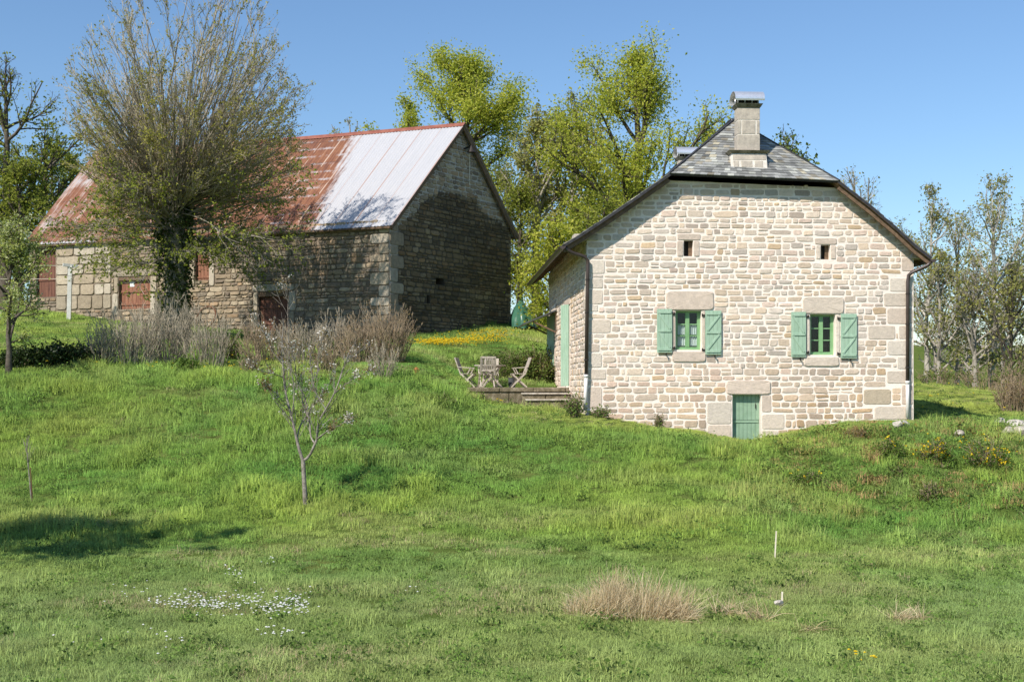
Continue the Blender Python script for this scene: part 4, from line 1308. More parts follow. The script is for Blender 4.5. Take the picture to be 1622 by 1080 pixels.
# tarpaulin-covered heap behind the barn
d_ = 56.5
bx = P(829, 495, d_); gz = tz(bx[0], bx[1])
n, k = 34, 18
V, Q = [], []
for j in range(k+1):
    for i in range(n):
        th = 2*math.pi*i/n; f = j/k
        rr = (1-f**2.6)
        fold = 1+.10*math.sin(th*7+f*2)*(1-f)+.05*math.sin(th*13)*(1-f)
        V.append((0.62*rr*math.cos(th)*fold, 1.0*rr*math.sin(th)*fold, 1.3*f*(1-.15*math.cos(th))+.05*math.sin(th*5+f*9)*(1-f)))
for j in range(k):
    for i in range(n):
        Q.append((j*n+i, j*n+(i+1) % n, (j+1)*n+(i+1) % n, (j+1)*n+i))
zb_ = P(0, 494, d_)[2]
tag(mesh_np('covered_heap', V, [(np.array(Q), 0)], M['tarp'], smooth=True, loc=(bx[0], bx[1], min(gz-.05, zb_))), 'heap under a dark green tarpaulin behind the barn corner', 'heap')

# little clay bird house in the grass
g = G(659.5, 36.2)
bh = empty('clay_lantern', g, .4, 'small orange clay lantern standing in the grass by yellow flowers', 'lantern')
mb = MB(); mb.tube([(0,0,0), (0,0,.04), (0,0,.18), (0,0,.21), (0,0,.30)], [.07, .08, .08, .10, .01], 12); mb.build('body', M['orange_clay'], bh)
mb = MB(); mb.box((-.035, -.086, .06), (-.008, -.07, .14)); mb.box((.01, -.086, .06), (.037, -.07, .14)); mb.build('opening', M['black'], bh)

# stakes
def stake(px0, py0, px1, py1, d, label, r=.016):
    b0 = P(px0, py0, d); b0[2] = tz(b0[0], b0[1])-.08
    t = P(px1, py1, d)
    mb = MB(); mb.beam(b0-b0, (t[0]-b0[0], .02, t[2]-b0[2]), r*2, r*2)
    o = mb.build('wooden_stake', M['stake'], loc=b0); tag(o, label, 'stake', 'pale stakes in the meadow')
def d_at(px, py):
    ds = np.arange(14.5, 80, .05)
    xs = (px-CX)/FPX*ds
    yy = HY - terrain_z(xs, ds)/ds*FPX
    i = np.where(yy <= py)[0]
    return float(ds[i[0]]) if len(i) else 60.
stake(1227, 884, 1230, 841, d_at(1227, 884), 'taller pale stake leaning slightly, up the bank from the straw clump', .011)
stake(1238, 958, 1239.5, 937, d_at(1238, 960), 'short pale stake beside a white stone on the lawn', .011)

def rock(px, py, size, mat, label, cat='rock', group=None, seed=0, d=None, sq=(1, .8, .6), name='field_stone'):
    r = np.random.default_rng(seed)
    d = d or d_at(px, py)
    g = G(px, d)
    import bmesh
    bm = bmesh.new(); bmesh.ops.create_icosphere(bm, subdivisions=3, radius=1)
    pl = [(Vector(r.normal(size=3)).normalized(), r.uniform(.55, .9)) for _ in range(14)]
    for v in bm.verts:
        for (nn, dd) in pl:
            k = v.co.dot(nn)
            if k > dd: v.co -= nn*(k-dd)
        v.co = Vector((v.co.x*sq[0], v.co.y*sq[1], v.co.z*sq[2]))*size
    me = bpy.data.meshes.new(name); bm.to_mesh(me); bm.free(); me.materials.append(mat)
    o = bpy.data.objects.new(name, me); link(o); o.location = (g[0], g[1], g[2]+size*sq[2]*.5+.05*(px > 1300)); o.rotation_euler = (r.uniform(-.15,.15), r.uniform(-.15,.15), r.uniform(0, 6))
    return tag(o, label, cat, group)
rock(1425, 680, .27, M['white_rock'], 'pale flat stone on the grass before the house corner', seed=4, sq=(1, .7, .6))
rock(1234, 960, .11, M['white_rock'], 'small white stone at the foot of the short stake', seed=5, sq=(1, .8, .6))
GRP = 'stones of the tumbled pile'
for i, (px, py, s, lab) in enumerate(((1583, 676, .26, 'leftmost pale stone of the tumbled pile'), (1597, 690, .24, 'lower stone in the middle of the tumbled pile'), (1607, 680, .30, 'broad flat stone on the top of the pile'),
        (1618, 692, .30, 'large low stone at the right end of the pile'), (1622, 676, .26, 'stone at the right end of the pile under the brown bush'), (1518, 692, .17, 'small grey stone among the yellow broom bushes'), (1636, 684, .34, 'stone cut by the right edge of the picture'))):
    rock(px, py, s, M['rock'] if i % 2 else M['white_rock'], lab, seed=20+i, group=GRP, sq=(1, .85, .55))
rock(893, 641, .07, M['white_rock'], 'tiny white stone in the grass below the steps', seed=41)
# ------------------------------------------------------------------ trees, shrubs
def unit(v): return v/np.maximum(np.linalg.norm(v, axis=-1, keepdims=True), 1e-9)
def tubes(Pn, Rn, sides=4):
    """Pn [n,k,3], Rn [n,k] -> verts, quads"""
    n, k, _ = Pn.shape
    t = unit(np.gradient(Pn, axis=1))
    ref = np.where(np.abs(t[..., 2:3]) > .93, np.array([1., 0, 0]), np.array([0, 0, 1.]))
    a = unit(np.cross(t, ref)); b_ = np.cross(a, t)
    th = 2*np.pi*np.arange(sides)/sides
    V = Pn[:, :, None] + (a[:, :, None]*np.cos(th)[:, None] + b_[:, :, None]*np.sin(th)[:, None])*Rn[:, :, None, None]
    j = np.arange(sides); j2 = (j+1) % sides
    q = np.stack([j, j2, sides+j2, sides+j], 1)
    Q = (np.arange(n)[:, None, None, None]*k*sides + np.arange(k-1)[None, :, None, None]*sides + q[None, None]).reshape(-1, 4)
    return V.reshape(-1, 3), Q
def leaves(rng, pts, size, flat=.3, asp=.62):
    n = len(pts)
    nrm = unit(rng.normal(size=(n, 3)) + np.array([0, 0, flat*2.2]))
    d = unit(np.cross(nrm, rng.normal(size=(n, 3)))); s = np.cross(nrm, d)
    L = size*rng.uniform(.6, 1.35, (n, 1))
    W = L*asp
    V = np.stack([pts, pts+d*L*.5+s*W*.5+nrm*L*.1, pts+d*L, pts+d*L*.5-s*W*.5+nrm*L*.1], 1)
    return V.reshape(-1, 3), np.arange(n*4).reshape(n, 4)
def grow(rng, start, dirs, L, k=6, up=.25, wig=.12):
    """bundles of curved branches: start [n,3], dirs [n,3], L [n]"""
    n = len(start)
    P_ = np.zeros((n, k, 3)); P_[:, 0] = start
    d = unit(dirs)
    st = (L/(k-1))[:, None]
    for i in range(1, k):
        d = unit(d + np.array([0, 0, up])/(k-1) + rng.normal(size=(n, 3))*wig)
        P_[:, i] = P_[:, i-1] + d*st
    return P_
def at(Pn, idx, t):
    k = Pn.shape[1]
    x = t*(k-1); i = np.clip(x.astype(int), 0, k-2); f = (x-i)[:, None]
    a, b_ = Pn[idx, i], Pn[idx, i+1]
    return a*(1-f)+b_*f, unit(b_-a)
def side_shoots(rng, Pn, Rn, per, tlo, thi, spread, lfac, L0, up, wig, k=5, rfac=.55):
    n = len(Pn)
    idx = np.repeat(np.arange(n), per)
    t = rng.uniform(tlo, thi, len(idx))
    p, d = at(Pn, idx, t)
    r = unit(rng.normal(size=(len(idx), 3)))
    dd = unit(d + r*spread)
    L = L0[idx]*lfac*(1.15-.6*t)*rng.uniform(.6, 1.3, len(idx))
    Q = grow(rng, p, dd, L, k, up, wig)
    kk = Rn.shape[1]
    r0 = Rn[idx, np.clip((t*(kk-1)).astype(int), 0, kk-1)]*rfac
    R = r0[:, None]*np.linspace(1, .3, k)[None]
    return Q, R, L
class Acc:
    def __init__(s): s.V, s.G, s.n = [], [], 0
    def add(s, V, Q, mi=0):
        s.V.append(V); s.G.append((Q+s.n, mi)); s.n += len(V)
    def build(s, name, mats, parent, smooth=False, loc=None):
        return mesh_np(name, np.concatenate(s.V), s.G, mats, parent, smooth=smooth, loc=loc)

def broadleaf(rng, H, r0, hb, rad, n1=16, n2=7, n3=5, leafn=9000, lsize=.2, clump=.35, prof=None, elev=(5, 75), bark='bark_dark', leaf='leaf_yellow', up=.35, lean=(0,0), twigr=.012, flat=.3, bare_top=0.0, droop=0.0):
    """returns (trunk mesh data, crown mesh data) as meshes built round the origin"""
    prof = prof or [(0, .55), (.25, 1.0), (.55, .95), (.8, .6), (1, .15)]
    k = 12
    f = np.linspace(0, 1, k)
    tr = np.stack([lean[0]*H*f**1.3 + np.cumsum(rng.normal(0, .05*H/k, k))*(f > 0), lean[1]*H*f + np.cumsum(rng.normal(0, .05*H/k, k))*(f > 0), f*H*.96], 1)[None]
    trr = (r0*(1-f)**.75*.9 + r0*.05 + r0*.5*np.exp(-f*14))[None]
    fh = np.sort(rng.uniform(0, 1, n1)**1.1)
    t = hb + (.97-hb)*fh
    p, _ = at(tr, np.zeros(n1, int), t)
    az = np.arange(n1)*2.399 + rng.uniform(-.5, .5, n1)
    el = np.radians(elev[0] + (elev[1]-elev[0])*fh + rng.uniform(-10, 10, n1))
    d = np.stack([np.cos(az)*np.cos(el), np.sin(az)*np.cos(el), np.sin(el)], 1)
    L1 = rad*np.interp(fh, [q[0] for q in prof], [q[1] for q in prof])*rng.uniform(.75, 1.15, n1)/np.clip(np.cos(el), .5, 1)
    P1 = grow(rng, p, d, L1, 7, up, .13)
    # every limb ends inside an uneven egg-shaped crown
    zc_, lo0 = H*(hb+(1-hb)*.47), H*hb*.6
    lump = rad*(.78+.34*vnoise(az*1.1+50, t*7, int(rng.integers(999))))
    lo_, hi_ = np.full(n1, .12), np.full(n1, 3.0)
    tgt = rng.uniform(.68, 1.0, n1)
    for _ in range(12):
        md = (lo_+hi_)/2
        q_ = p + (P1[:, -1]-p)*md[:, None]
        dz_ = q_[:, 2]-zc_
        f_ = np.sqrt(((q_[:, 0]-lean[0]*H*.6)**2+q_[:, 1]**2)/lump**2 + (dz_/np.where(dz_ > 0, H-zc_, zc_-lo0))**2)
        lo_, hi_ = np.where(f_ < tgt, md, lo_), np.where(f_ < tgt, hi_, md)
    P1 = p[:, None] + (P1-p[:, None])*lo_[:, None, None]; L1 = L1*lo_
    L1s = np.clip(L1, rad*.35, rad*1.1)
    r1 = np.minimum(r0*.5*(1-t)**.6+.015, L1*.035+.01)
    R1 = r1[:, None]*np.linspace(1, .28, 7)[None]
    P2, R2, L2 = side_shoots(rng, P1, R1, n2, .2, 1.0, .8, .46, L1s, .25-droop, .15)
    P3, R3, L3 = side_shoots(rng, P2, R2, n3, .15, 1.0, .9, .5, L2, .1-droop*2, .16, k=4)
    R3 = np.maximum(R3, twigr*.6); R2 = np.maximum(R2, twigr)
    tk = Acc(); tk.add(*tubes(tr, trr, 9)); tk.add(*tubes(P1, R1, 6))
    cr = Acc()
    cr.add(*tubes(P2, R2, 4), 1); cr.add(*tubes(P3, R3, 3), 1)
    if leafn:
        # leaves hang round the twigs, thicker on some limbs than others
        pw = np.maximum(L3, .05)**1.2
        idx = rng.choice(len(P3), leafn, p=pw/pw.sum())
        wgt = vnoise(P3[idx, 2, 0]*.7+3, P3[idx, 2, 2]*.7+P3[idx, 2, 1]*.5, int(rng.integers(99)))
        keep = rng.random(leafn) < np.clip(.45+.9*wgt, .2, 1)
        if bare_top: keep &= rng.random(leafn) > bare_top*np.clip((P3[idx, 2, 2]/H-.55)*3, 0, 1)
        idx = idx[keep]
        pt, _ = at(P3, idx, rng.uniform(.1, 1, len(idx)))
        pt = pt + np.clip(rng.normal(size=pt.shape), -1.3, 1.3)*clump*rng.uniform(.2, 1, (len(pt), 1))
        cr.add(*leaves(rng, pt, lsize, flat), 0)
    return tk, cr, bark, leaf
def place_tree(gen, base, name, label, group='trees of the wood behind the buildings', cat='tree', rz=0):
    tk, cr, bark, leaf = gen
    t = empty(name, base, rz, label, cat, group)
    tk.build('trunk', M[bark], t, smooth=True)
    cr.build('crown', [M[leaf], M[bark]], t)
    return t

def bg_tree(seed, px, top, d, hw, base_py=None, hb=.3, name='oak_tree', label='', z=None, **kw):
    rng = np.random.default_rng(seed)
    b_ = P(px, 0, d); gz = tz(b_[0], b_[1]) - .15
    H = P(px, top, d)[2] - gz
    rad = hw/FPX*d
    dflt = dict(r0=.018*H+.05, n1=18, n2=7, n3=5, leafn=9000, lsize=.2, clump=.35)
    dflt.update(kw)
    r0 = dflt.pop('r0')
    g = broadleaf(rng, H, r0, hb, rad/.92, **dflt)
    return place_tree(g, (b_[0], b_[1], gz), name, label)

dense = [(0, .85), (.3, 1.0), (.6, .9), (.82, .62), (1, .22)]
slim = [(0, .8), (.3, 1.0), (.7, .8), (1, .3)]
LT = [
 # seed, px, top, d, hw, kwargs, name, label
 (101, 736, 78, 70, 104, dict(hb=.42, leafn=34000, lsize=.15, clump=.62, prof=dense, n1=24, n2=8), 'oak_tree', 'tall yellow-green oak rising right behind the metal barn ridge'),
 (102, 640, 152, 74, 56, dict(hb=.45, leafn=11000, lsize=.15, clump=.4, n1=14), 'oak_tree', 'smaller yellow-green treetop at the left shoulder of the tall oak above the barn'),
 (103, 562, 172, 86, 50, dict(hb=.5, leafn=1500, leaf='leaf_birch', bark='bark_grey', lsize=.18), 'bare_tree', 'faint sparse treetop just showing over the middle of the barn ridge'),
 (104, 848, 158, 64, 64, dict(hb=.28, leafn=6500, bark='bark_grey', leaf='leaf_birch', lsize=.19, prof=slim, elev=(20, 78), n1=24), 'aspen_tree', 'slim pale-trunked tree with thin leaves in the gap between barn and house'),
 (105, 900, 138, 69, 62, dict(hb=.3, leafn=7500, bark='bark_grey', leaf='leaf_birch', lsize=.2, prof=slim, elev=(20, 78), n1=24), 'aspen_tree', 'slim sparse tree close to the left of the big oak beside the house'),
 (106, 1008, 84, 62, 150, dict(hb=.2, leafn=52000, lsize=.14, clump=.62, prof=[(0, 1.0), (.25, 1.12), (.55, .95), (.82, .62), (1, .22)], n1=30, n2=8, r0=.42), 'oak_tree', 'biggest yellow-green oak, spreading beside the house roof left of the chimney'),
 (107, 1112, 192, 76, 60, dict(hb=.5, leafn=3400, lsize=.22), 'oak_tree', 'treetop peeping over the left slope of the slate roof near the rear chimney'),
 (108, 1238, 205, 74, 100, dict(hb=.5, leafn=2600, lsize=.24, leaf='leaf_green'), 'oak_tree', 'treetop peeping over the right slope of the slate roof behind the chimney'),
 (109, 1352, 258, 78, 74, dict(hb=.4, leafn=700, leaf='leaf_birch', bark='bark_grey', lsize=.18, elev=(25, 80), n1=22), 'bare_tree', 'nearly leafless tree behind the right eave of the house'),
 (110, 822, 292, 63, 52, dict(hb=.08, leafn=7000, lsize=.14, leaf='leaf_lime', clump=.6, n1=22), 'hazel_tree', 'low bushy tree at the right end of the barn gable'),
 (111, 882, 352, 55, 62, dict(hb=.06, leafn=8500, lsize=.14, leaf='leaf_yellow', clump=.6, n1=22), 'hazel_tree', 'low bushy yellow-green tree just left of the house eave'),
 (112, 955, 300, 58, 60, dict(hb=.1, leafn=6500, lsize=.15, leaf='leaf_lime', clump=.6), 'hazel_tree', 'bushy tree under the big oak, half hidden by the left roof slope of the house'),
 (113, 1466, 286, 60, 64, dict(hb=.12, leafn=5200, leaf='leaf_birch', bark='bark_birch', lsize=.125, elev=(30, 72), up=.1, droop=.28, n1=26, n3=6, clump=.28, prof=[(0,.8),(.4,1),(.8,.65),(1,.25)], r0=.13, twigr=.009), 'birch_tree', 'drooping birch standing nearest to the right end of the house'),
 (114, 1572, 284, 57, 104, dict(hb=.12, leafn=8000, leaf='leaf_birch', bark='bark_birch', lsize=.125, elev=(30, 72), up=.1, droop=.22, n1=32, n3=6, clump=.28, prof=[(0,.9),(.4,1),(.8,.65),(1,.2)], r0=.16, twigr=.009), 'birch_tree', 'tallest birch on the right, the widest crown beside the right edge'),
 (115, 1516, 326, 63, 72, dict(hb=.1, leafn=3000, leaf='leaf_birch', bark='bark_grey', lsize=.125, elev=(30, 75), n1=26, clump=.3, r0=.11, twigr=.009), 'birch_tree', 'thin birch in the middle of the group right of the house'),
 (116, 1632, 318, 60, 76, dict(hb=.1, leafn=3000, leaf='leaf_birch', bark='bark_birch', lsize=.125, elev=(30, 75), n1=26, clump=.3, droop=.15, r0=.12, twigr=.009), 'birch_tree', 'birch cut by the right edge of the picture'),
 (117, 1487, 392, 55, 60, dict(hb=.06, leafn=1500, leaf='leaf_birch', bark='bark_grey', lsize=.15, elev=(35, 78), n1=26, clump=.3, r0=.11, twigr=.009), 'young_birch', 'low thin young birch close behind the house shadow'),
 (118, 1545, 402, 54, 60, dict(hb=.05, leafn=1500, leaf='leaf_birch', bark='bark_grey', lsize=.15, elev=(35, 78), n1=26, clump=.3, r0=.11, twigr=.009), 'young_birch', 'low bare-stemmed young birch left of the tallest birch'),
 (119, 1600, 418, 52, 60, dict(hb=.05, leafn=1500, leaf='leaf_birch', bark='bark_dark', lsize=.15, elev=(35, 78), n1=24, clump=.3, r0=.1, twigr=.009), 'young_birch', 'low twiggy young birch behind the brown bush on the right'),
 (120, 8, 74, 64, 110, dict(hb=.25, leafn=9500, leaf='leaf_lime', bark='bark_dark', lsize=.17, n1=24, bare_top=.9, prof=dense), 'ash_tree', 'half bare tree with an olive leafy lower crown at the left edge'),
 (121, 70, 190, 67, 64, dict(hb=.2, leafn=4500, leaf='leaf_lime', bark='bark_dark', lsize=.19, n1=22, bare_top=.6), 'ash_tree', 'olive-green tree between the left edge tree and the barn roof end'),
 (122, 118, 236, 74, 46, dict(hb=.2, leafn=6000, leaf='leaf_lime', lsize=.2, n1=20), 'hazel_tree', 'lower olive-green tree just over the far end of the barn roof'),
 (123, 30, 238, 61, 66, dict(hb=.04, leafn=8000, leaf='leaf_lime', bark='bark_dark', lsize=.16, n1=22, clump=.45), 'holly_tree', 'bushy olive-green tree filling the left edge beside the barn'),
 (124, -60, 110, 66, 80, dict(hb=.2, leafn=7000, leaf='leaf_green', bark='bark_dark', lsize=.22, n1=22), 'ash_tree', 'tree cut off beyond the left edge of the picture'),
]
for (seed, px, top, d, hw_, kw, nm, lab) in LT:
    bg_tree(seed, px, top, d, hw_, name=nm, label=lab, **kw)
# far wood behind everything: more trees of two shapes, each its own object
rng = np.random.default_rng(55)
protoA = None
far = [(700, 60, 84, .9), (790, 60, 80, .85), (975, 62, 84, .95), (170, 70, 92, .9), (-10, 72, 80, .9), (90, 70, 82, .85), (1480, 60, 84, .62), (1535, 60, 88, .6), (1590, 60, 86, .66), (1640, 60, 82, .6), (820, 60, 96, .95), (930, 60, 96, 1.0)]
words = ['left of the tall oak', 'behind the barn gable', 'behind the biggest oak', 'beyond the far barn end', 'behind the left edge tree', 'behind the dark ivy tree',
         'behind the drooping birch', 'behind the middle birches', 'behind the tallest birch', 'behind the birch at the right edge', 'deepest in the gap by the barn', 'deepest in the gap by the house']
for i, (px, hw_, d, sc) in enumerate(far):
    b_ = P(px, 0, d); gz = tz(b_[0], b_[1])-.2
    if protoA is None or i == 6:
        r_ = np.random.default_rng(56+i)
        if i < 6: g_ = broadleaf(r_, 12.5, .24, .12, 3.0, n1=24, n2=6, n3=4, leafn=3600, lsize=.17, clump=.6, leaf='leaf_lime', bark='bark_dark', prof=dense)
        else: g_ = broadleaf(r_, 12.0, .2, .15, 2.6, n1=26, n2=6, n3=5, leafn=1300, lsize=.15, clump=.4, leaf='leaf_birch', bark='bark_grey', elev=(30, 78), prof=slim)
        protoA = place_tree(g_, (b_[0], b_[1], gz), 'woodland_tree' if i < 6 else 'far_birch', 'slender tree of the far wood, ' + words[i], 'slender trees of the far wood')
        o = protoA
    else:
        o = copy_tree(protoA); o.location = (b_[0], b_[1], gz); o.name = 'woodland_tree' if not (6 <= i < 10) else 'far_birch'
        o['label'] = 'slender tree of the far wood, ' + words[i]
    o.rotation_euler = (0, 0, rng.uniform(0, 6)); o.scale = (sc, sc, sc)

# ---- the lime tree in front of the barn
rng = np.random.default_rng(77)
g = G(276, 45.5, -.2)
lime = empty('lime_tree', g, 0, 'big old lime tree with ivy trunk and a dense fan of upright branches', 'tree')
H = P(0, -38, 45.5)[2]-g[2]
zf = P(0, 322, 45.5)[2]-g[2]                     # where the trunk breaks into branches
k = 9
f = np.linspace(0, 1, k)
tr = np.stack([.06*np.sin(f*4), .05*np.cos(f*3), f*(zf+.5)], 1)[None]
trr = (.41 - .04*f + .18*np.exp(-f*9) + .08*np.exp(-((f-.95)/.12)**2))[None]
tk = Acc(); tk.add(*tubes(tr, trr, 14))
# upright fan
n = 190
az = np.arange(n)*2.399
q = np.sqrt((np.arange(n)+.5)/n)
ang = np.radians(3 + 72*q + rng.uniform(-5, 5, n))          # from vertical
d = np.stack([np.sin(ang)*np.cos(az), np.sin(ang)*np.sin(az), np.cos(ang)], 1)
Htop, Rw = H-zf, 195/FPX*45.5
# egg outline: distance to the outline along each direction
a_, c_ = Rw*1.0, Htop
zc_ = c_*.34
Ld = []
for v in d:
    A_q = (v[0]**2+v[1]**2)/a_**2 + v[2]**2/(c_-zc_)**2
    B_q = -2*v[2]*zc_/(c_-zc_)**2; C_q = zc_**2/(c_-zc_)**2-1
    Ld.append((-B_q+math.sqrt(B_q*B_q-4*A_q*C_q))/(2*A_q))
L1 = np.array(Ld)*rng.uniform(.86, 1.02, n)
s = np.stack([np.cos(az)*.32*q, np.sin(az)*.32*q, zf + .3 - 1.5*q**2*rng.random(n)], 1)
P1 = grow(rng, s, d + rng.normal(size=d.shape)*.05, L1, 9, .12, .075)
Pc = np.array([.6, 0, zf+zc_])
lo_, hi_ = np.full(n, .2), np.full(n, 1.5)
target = rng.uniform(.84, .96, n)
for _ in range(14):
    md = (lo_+hi_)/2
    tp = s + (P1[:, -1]-s)*md[:, None] - Pc
    f_ = np.sqrt((tp[:, 0]**2+tp[:, 1]**2)/a_**2 + (tp[:, 2]/(c_-zc_))**2)
    lo_, hi_ = np.where(f_ < target, md, lo_), np.where(f_ < target, hi_, md)
P1 = s[:, None] + (P1-s[:, None])*lo_[:, None, None]; L1 = L1*lo_
R1 = (.03+.045*rng.random(n)*(1-.4*q))[:, None]*np.linspace(1, .18, 9)[None]
tk.add(*tubes(P1, R1, 5))
P2, R2, L2 = side_shoots(rng, P1, R1, 22, .15, 1.0, .5, .21, L1, .2, .13, k=5)
R2 = np.clip(R2, .007, .016)
P3, R3, L3 = side_shoots(rng, P2, R2, 5, .15, 1.0, .55, .5, L2, .15, .12, k=4)
R3 = np.clip(R3, .0055, .008)
cr = Acc(); cr.add(*tubes(P2, R2, 3), 1); cr.add(*tubes(P3, R3, 3), 1)
N = 40000
idx = rng.integers(0, len(P3), N)
pt, _ = at(P3, idx, rng.uniform(.3, 1, N)); pt = pt + rng.normal(size=pt.shape)*.06
rr = np.hypot(pt[:, 0], pt[:, 1])/Rw
keep = rng.random(N) < np.clip(.12+1.0*np.maximum(rr, (pt[:, 2]-zf)/Htop*.9)**2, 0, 1)
cr.add(*leaves(rng, pt[keep], .095, .2), 0)
# low spreading shoots, leafier, that hang before the barn roof and wall
n = 46
az = rng.uniform(0, 2*math.pi, n)
hz = rng.uniform(zf-2.4, zf+.2, n)
s = np.stack([np.cos(az)*.4, np.sin(az)*.4, hz], 1)
el = np.radians(rng.uniform(-14, 26, n))
d = np.stack([np.cos(az)*np.cos(el), np.sin(az)*np.cos(el), np.sin(el)], 1)
L1 = rng.uniform(2.6, 5.0, n)*np.where(np.cos(az) > 0, 1.1, .92)
P1 = grow(rng, s, d, L1, 8, -.12, .10)
R1 = (rng.uniform(.022, .05, n))[:, None]*np.linspace(1, .2, 8)[None]
tk.add(*tubes(P1, R1, 5))
P2, R2, L2 = side_shoots(rng, P1, R1, 12, .15, 1.0, .7, .34, L1, -.05, .12, k=5)
R2 = np.maximum(R2, .008)
P3, R3, L3 = side_shoots(rng, P2, R2, 4, .1, 1.0, .8, .55, L2, -.05, .14, k=4)
R3 = np.maximum(R3, .006)
cr.add(*tubes(P2, R2, 3), 2); cr.add(*tubes(P3, R3, 3), 2)
N = 12500
idx = rng.integers(0, len(P3), N)
pt, _ = at(P3, idx, rng.uniform(.1, 1, N)); pt = pt + rng.normal(size=pt.shape)*.09
keep = rng.random(N) < np.clip(.25+1.1*vnoise(pt[:, 0]*.9, pt[:, 2]*.9+pt[:, 1]*.6, 5), 0, 1)
lv = Acc()
tk.build('trunk', M['bark_lime'], lime, smooth=True)
crown = cr.build('crown', [M['leaf_olive'], M['lime_twig'], M['bark_lime']], lime)
V_, Q_ = leaves(rng, pt[keep], .115, .35)
mesh_np('low_foliage', V_, [(Q_, 0)], M['leaf_lime'], lime)
# ivy sleeve on the trunk
N = 6500
th = rng.uniform(0, 2*math.pi, N); zz = rng.uniform(0, 1, N)**.8*(zf+.3)
rr = .44 + np.abs(rng.normal(0, .13, N)) + .12*vnoise(th*2, zz*1.3, 3)
keep = rng.random(N) < np.clip(vnoise(th*1.5, zz*.9, 6)*1.6, .1, 1)
pt = np.stack([np.cos(th)*rr, np.sin(th)*rr, zz], 1)[keep]
V_, Q_ = leaves(rng, pt, .13, .0)
mesh_np('ivy', V_, [(Q_, 0)], M['leaf_ivy'], lime)

# ---- cherry tree on the bank
rng = np.random.default_rng(12)
DC = 25.9
cg = G(484, DC, -.05)
cherry = empty('cherry_tree', cg, 0, 'young cherry tree with sparse pale blossom on the grass slope', 'tree')
def cp(px, py, dy=0.0):
    p = P(px, py, DC+dy); return p - np.array(cg)
def spline(pts, k=12):
    pts = np.array(pts); t = np.linspace(0, len(pts)-1, k); i = np.clip(t.astype(int), 0, len(pts)-2); f = (t-i)[:, None]
    m_ = np.gradient(pts, axis=0)
    h00, h10, h01, h11 = 2*f**3-3*f**2+1, f**3-2*f**2+f, -2*f**3+3*f**2, f**3-f**2
    return h00*pts[i]+h10*m_[i]+h01*pts[i+1]+h11*m_[i+1]
BR = [ # (points, r0, r1)
 ([cp(484,800), cp(482,765), cp(480,728)], .066, .054),
 ([cp(480,730), cp(474,712), cp(470,696,.05), cp(462,660,.1), cp(452,620,.15), cp(449,590,.2), cp(446,550,.2), cp(450,505,.2)], .045, .010),
 ([cp(480,730), cp(490,722), cp(499,703,-.1), cp(502,692,-.15), cp(505,668,-.2), cp(516,648,-.3), cp(530,622,-.3), cp(542,590,-.35), cp(552,560,-.4)], .042, .009),
 ([cp(470,698,.05), cp(475,675,.3), cp(487,655,.5), cp(483,630,.6), cp(470,600,.7), cp(466,560,.8)], .022, .007),
 ([cp(499,703,-.1), cp(492,690,.2), cp(490,665,.4), cp(480,640,.6), cp(478,600,.7)], .024, .008),
 ([cp(503,694,-.15), cp(520,682,-.3), cp(540,672,-.5), cp(556,663,-.6)], .018, .006),
 ([cp(458,645,.1), cp(445,632,.0), cp(430,618,-.2), cp(418,610,-.3)], .013, .005),
 ([cp(449,598,.2), cp(435,592,.0), cp(415,588,-.3), cp(393,574,-.4)], .014, .005),
 ([cp(446,575,.2), cp(432,555,.1), cp(415,520,.0), cp(402,505,.0)], .016, .005),
 ([cp(487,655,.5), cp(497,640,.4), cp(512,625,.3), cp(530,590,.3)], .014, .005),
 ([cp(516,648,-.3), cp(500,620,-.3), cp(492,580,-.3), cp(488,545,-.3)], .015, .005),
 ([cp(535,610,-.3), cp(545,580,-.2), cp(565,560,-.1), cp(582,550,0)], .014, .005),
 ([cp(462,660,.1), cp(466,620,.0), cp(458,560,-.2), cp(456,490,-.2), cp(458,470,-.2)], .016, .005),
 ([cp(480,640,.6), cp(500,600,.8), cp(505,560,.9), cp(512,530,.9)], .012, .005),
 ([cp(530,622,-.3), cp(560,600,-.5), cp(590,585,-.6)], .011, .004)]
tk = Acc()
PP, RR = [], []
for pts, ra, rb in BR:
    s_ = spline(pts, 14); r_ = np.linspace(ra, rb, 14)
    r_ = r_*.82; tk.add(*tubes(s_[None], r_[None], 8)); PP.append(s_); RR.append(r_)
tk.build('trunk', M['bark_cherry'], cherry, smooth=True)
PP, RR = np.array(PP[1:]), np.array(RR[1:])
L0 = np.array([np.linalg.norm(np.diff(p, axis=0), axis=1).sum() for p in PP])
P2, R2, L2 = side_shoots(rng, PP, RR, 17, .25, 1.0, .55, .26, L0, .3, .1)
R2 = np.clip(R2, .0035, .007)
P3, R3, L3 = side_shoots(rng, P2, R2, 3, .2, 1.0, .7, .55, L2, .2, .12, k=4)
R3 = np.clip(R3, .003, .005)
cr = Acc(); cr.add(*tubes(P2, R2, 4), 0); cr.add(*tubes(P3, R3, 3), 0)
nb = 105
idx = rng.integers(0, len(P3), nb); c0, _ = at(P3, idx, rng.uniform(.2, 1, nb))
pt = (c0[:, None] + rng.normal(size=(nb, 7, 3))*.045).reshape(-1, 3)
cr.add(*leaves(rng, pt, .042, .1, .8), 1)
nb = 520
idx = rng.integers(0, len(P3), nb); c0, _ = at(P3, idx, rng.uniform(.2, 1, nb))
pt = (c0[:, None] + rng.normal(size=(nb, 3, 3))*.04).reshape(-1, 3)
cr.add(*leaves(rng, pt, .05, .1, .5), 2)
cr.build('crown', [M['bark_cherry'], M['blossom'], M['leaf_bronze']], cherry)

